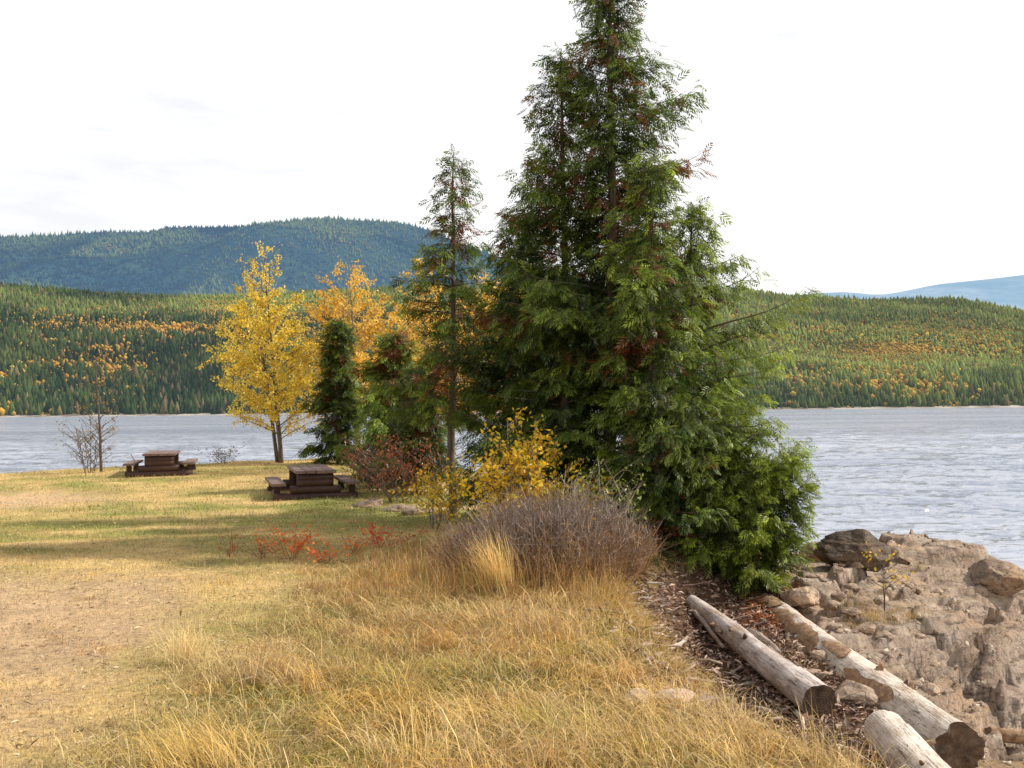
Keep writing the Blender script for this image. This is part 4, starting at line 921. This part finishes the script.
V, T, c = place(LV * [1, .6, 1], LT, LK, P, r.normal(0, 1, (n, 3)) * [1, 1, .3], r.normal(0, .5, (n, 3)) + [0, 0, 1], r.uniform(.03, .09, n), mixc((.42, .12, .03), (.55, .22, .08), r.uniform(0, 1, n)) * r.uniform(.6, 1.3, n)[:, None])
tag(mk('dead_sprays', V, T, M_TWIG, c), 'rusty fallen cedar sprays on the rock under the low leaning cedar', 'cedar litter', kind='stuff')
# grit and small broken bits lying on the shelf
n = 1500; Y = r.uniform(8.0, 16.5, n); X = r.uniform(.22, .52, n) * Y; fb = fbm(X * 1.6, Y * 1.6, 811, 3); ok = (X > 2.9) & (r.uniform(0, 1, n) < sstep(.42, .6, fb) + .12); X = X[ok]; Y = Y[ok]; n = len(X)
Z = np.array([max(rock_z(a, b), float(ground_z(a, b))) for a, b in zip(X, Y)]); sz = r.gamma(2.2, .009, n) + .006
tet = np.array([(1, 0, -.3), (-.6, .9, -.3), (-.5, -.8, -.3), (.1, .1, .8)]); tf = np.array([(0, 1, 3), (1, 2, 3), (2, 0, 3), (0, 2, 1)])
V, T, c = place(tet, tf, np.ones(4), np.stack([X, Y, Z], -1), r.normal(0, 1, (n, 3)), r.normal(0, 1, (n, 3)) * .5 + [0, 0, 1], sz, mixc((.20, .14, .09), (.55, .45, .35), r.uniform(0, 1, n)))
tag(mk('grit', V, T, M_TWIG, c), 'grit and small broken stone bits lying on the rock shelf', 'grit', kind='stuff')
# small plants on the rock
def gx(px, Y):
    x = (px - 512) / 1000 * Y; return (x, Y, max(rock_z(x, Y), float(ground_z(x, Y))) - .02)
broadleaf('seedling', tuple(hit(884, 610)), .58, .16, 71, 'thin twiggy seedling with orange yellow leaves growing from the rock', 'seedling', YSH, n_br=14, leaves=46, leaf=.05, trunks=3, lo=.3, trunk_r=.004, spread_t=.04, prof=lambda t: .9, bark=M_BARK, group=None)
rt = Bag()
def rock_tuft(px, Y, n, rad, h, col):
    x, y, z = gx(px, Y); P = np.stack([x + r.normal(0, rad, n), y + r.normal(0, rad, n), np.zeros(n)], -1)
    P[:, 2] = [max(rock_z(a, b), float(ground_z(a, b))) for a, b in P[:, :2]]
    add_blades(rt, P, h * r.uniform(.4, 1.1, n), .005 * r.uniform(.6, 1.4, n), r.uniform(0, 6.28, n), np.abs(r.normal(.5, .3, n)), np.array(col) * r.uniform(.7, 1.3, n)[:, None], r)
for a in [(868, 10.6, 260, .14, .16), (905, 10.8, 160, .12, .12), (850, 11.2, 120, .12, .12), (912, 13.5, 60, .1, .12), (800, 9.6, 150, .2, .12), (845, 9.2, 100, .14, .12)]: rock_tuft(*a, (.55, .38, .14))
tag(rt.build('rock_grass', M_GRASS), 'sparse dry grass growing in cracks of the rock shelf', 'grass', kind='stuff')

# ------------------------------------------------------------------ picnic tables
def plank_mat(name, c1, c2):
    t = NT(name); v = t.pos((14, 1.2, 14)); n = t.noise(v, 3, 6, .65); n2 = t.noise(t.pos(), 2.5, 4)
    c = t.ramp(n, [(.3, c1), (.7, c2)]); c = t.mix(.6, c, t.ramp(n2, [(.35, (.55, .55, .55)), (.65, (1.2, 1.2, 1.2))]), 'MULTIPLY')
    return t.done(t.principled(c, .65, t.bump(n, .4, .006), .35))
M_PL = plank_mat('brown plank', (.13, .075, .06), (.27, .18, .15)); M_LG = plank_mat('stained log', (.035, .018, .014), (.095, .045, .033))
def box(name, lo, hi, mat, parent, bev=.008):
    bm = bmesh.new(); bmesh.ops.create_cube(bm, size=1)
    lo = np.array(lo); hi = np.array(hi)
    for v in bm.verts: v.co = Vector((lo + hi) / 2 + np.array(v.co) * (hi - lo))
    bmesh.ops.bevel(bm, geom=bm.edges[:], offset=bev, segments=2, affect='EDGES')
    me = bpy.data.meshes.new(name); bm.to_mesh(me); bm.free(); me.materials.append(mat)
    o = bpy.data.objects.new(name, me); C.objects.link(o); o.parent = parent; return o
def hlog(name, y, x0, x1, z, rad, parent, seed):
    b = Bag(); r = RS(seed); s = np.linspace(x0, x1, 10)
    tube(b, np.stack([s, 0 * s + y, 0 * s + z], -1), rad * r.uniform(.95, 1.05, 10), 12); return b.build(name, M_LG, parent, False)
def picnic_table(loc, rz, label):
    """local y = length of the table"""
    t = empty('picnic_table', loc, label, 'picnic table', 'picnic tables', rz)
    Lh = 1.12
    for i in range(4):
        w = .78 / 4; x = -.39 + i * w
        box('top_plank', (x + .005, -Lh + .01 * (i % 2), .475), (x + w - .005, Lh - .012 * ((i + 1) % 2), .535), M_PL, t)
    for s in (-1, 1):
        box('seat', (s * .70 - .14, -Lh + .02, .245), (s * .70 + .14, Lh - .02, .30), M_PL, t)
    for k, y in enumerate((-.98, .98)):
        hlog('cross_log', y, -.80, .80, .02, .085, t, 1 + k); hlog('cross_log', y, -.48, .48, .165, .078, t, 3 + k)
        hlog('cross_log', y, -.34, .34, .30, .075, t, 5 + k); hlog('cross_log', y, -.34, .34, .40, .073, t, 7 + k)
    for s in (-1, 1):
        for y in (-.84, .84):
            box('leg', (s * .30 - .055, y - .055, -.05), (s * .30 + .055, y + .055, .473), M_LG, t, .015)
            box('leg', (s * .72 - .06, y - .05, -.05), (s * .72 + .06, y + .05, .243), M_LG, t, .015)
    return t
p2 = at_z(319, 490, 0.0)
def table_at(px, Y, rz, lab):
    x, y, z = gpos(px, Y); return picnic_table((x, y, z + .03), rz, lab)
table_at(310, 20.3, R(17), 'nearer dark brown picnic table on the lawn before the cedars')
table_at(162, 26.0, R(15), 'farther dark brown picnic table near the water beside the bare sapling')

# ------------------------------------------------------------------ light
SUN_AZ, SUN_EL = 12.0, 41.0        # azimuth measured from +X (right of picture) toward +Y
sd = np.array([math.cos(R(SUN_AZ)) * math.cos(R(SUN_EL)), math.sin(R(SUN_AZ)) * math.cos(R(SUN_EL)), math.sin(R(SUN_EL))])
ld = bpy.data.lights.new('sun', 'SUN'); ld.energy = 5.0; ld.angle = R(2.0); ld.color = (1, .93, .82)
lo_ = bpy.data.objects.new('sun', ld); C.objects.link(lo_); lo_.rotation_mode = 'QUATERNION'; lo_.rotation_quaternion = Vector(sd).to_track_quat('Z', 'Y'); lo_.location = (20, 5, 20)

w = bpy.data.worlds.new('World'); bpy.context.scene.world = w; w.use_nodes = True
nt = w.node_tree; nt.nodes.clear()
def wn(t, **k):
    n = nt.nodes.new(t)
    for a, b in k.items(): setattr(n, a, b)
    return n
out = wn('ShaderNodeOutputWorld'); sky = wn('ShaderNodeTexSky', sky_type='NISHITA'); sky.sun_disc = False
sky.sun_elevation = R(SUN_EL); sky.sun_rotation = R(90 - SUN_AZ); sky.air_density = 1.0; sky.dust_density = 2.0
b1 = wn('ShaderNodeBackground'); b1.inputs[1].default_value = .11; nt.links.new(sky.outputs[0], b1.inputs[0])
tc = wn('ShaderNodeTexCoord'); mp = wn('ShaderNodeMapping'); mp.inputs['Scale'].default_value = (1, 1, 4.5); mp.inputs['Location'].default_value = (.35, 0, .62); nt.links.new(tc.outputs['Generated'], mp.inputs['Vector'])
cn = wn('ShaderNodeTexNoise'); cn.inputs['Scale'].default_value = 2.6; cn.inputs['Detail'].default_value = 7; cn.inputs['Roughness'].default_value = .55; nt.links.new(mp.outputs[0], cn.inputs['Vector'])
cr = wn('ShaderNodeValToRGB'); e = cr.color_ramp.elements; e[0].position = .33; e[0].color = (.82, .83, .86, 1); e[1].position = .45; e[1].color = (1.0, 1.0, 1.0, 1)
nt.links.new(cn.outputs['Fac'], cr.inputs['Fac'])
b2 = wn('ShaderNodeBackground'); b2.inputs[1].default_value = 1.14; nt.links.new(cr.outputs['Color'], b2.inputs[0])
sp = wn('ShaderNodeSeparateXYZ'); nt.links.new(tc.outputs['Generated'], sp.inputs[0])
r1 = wn('ShaderNodeValToRGB'); e = r1.color_ramp.elements; e[0].position = .55; e[0].color = (1, 1, 1, 1); e[1].position = .9; e[1].color = (.35, .35, .35, 1)
nt.links.new(sp.outputs['Z'], r1.inputs['Fac'])
mx = wn('ShaderNodeMixShader'); nt.links.new(r1.outputs['Color'], mx.inputs[0]); nt.links.new(b1.outputs[0], mx.inputs[1]); nt.links.new(b2.outputs[0], mx.inputs[2])
nt.links.new(mx.outputs[0], out.inputs['Surface'])

sc = bpy.context.scene
sc.view_settings.view_transform = 'Standard'; sc.view_settings.look = 'None'; sc.view_settings.exposure = 0; sc.view_settings.gamma = 1
sc.cycles.max_bounces = 6; sc.cycles.transparent_max_bounces = 8
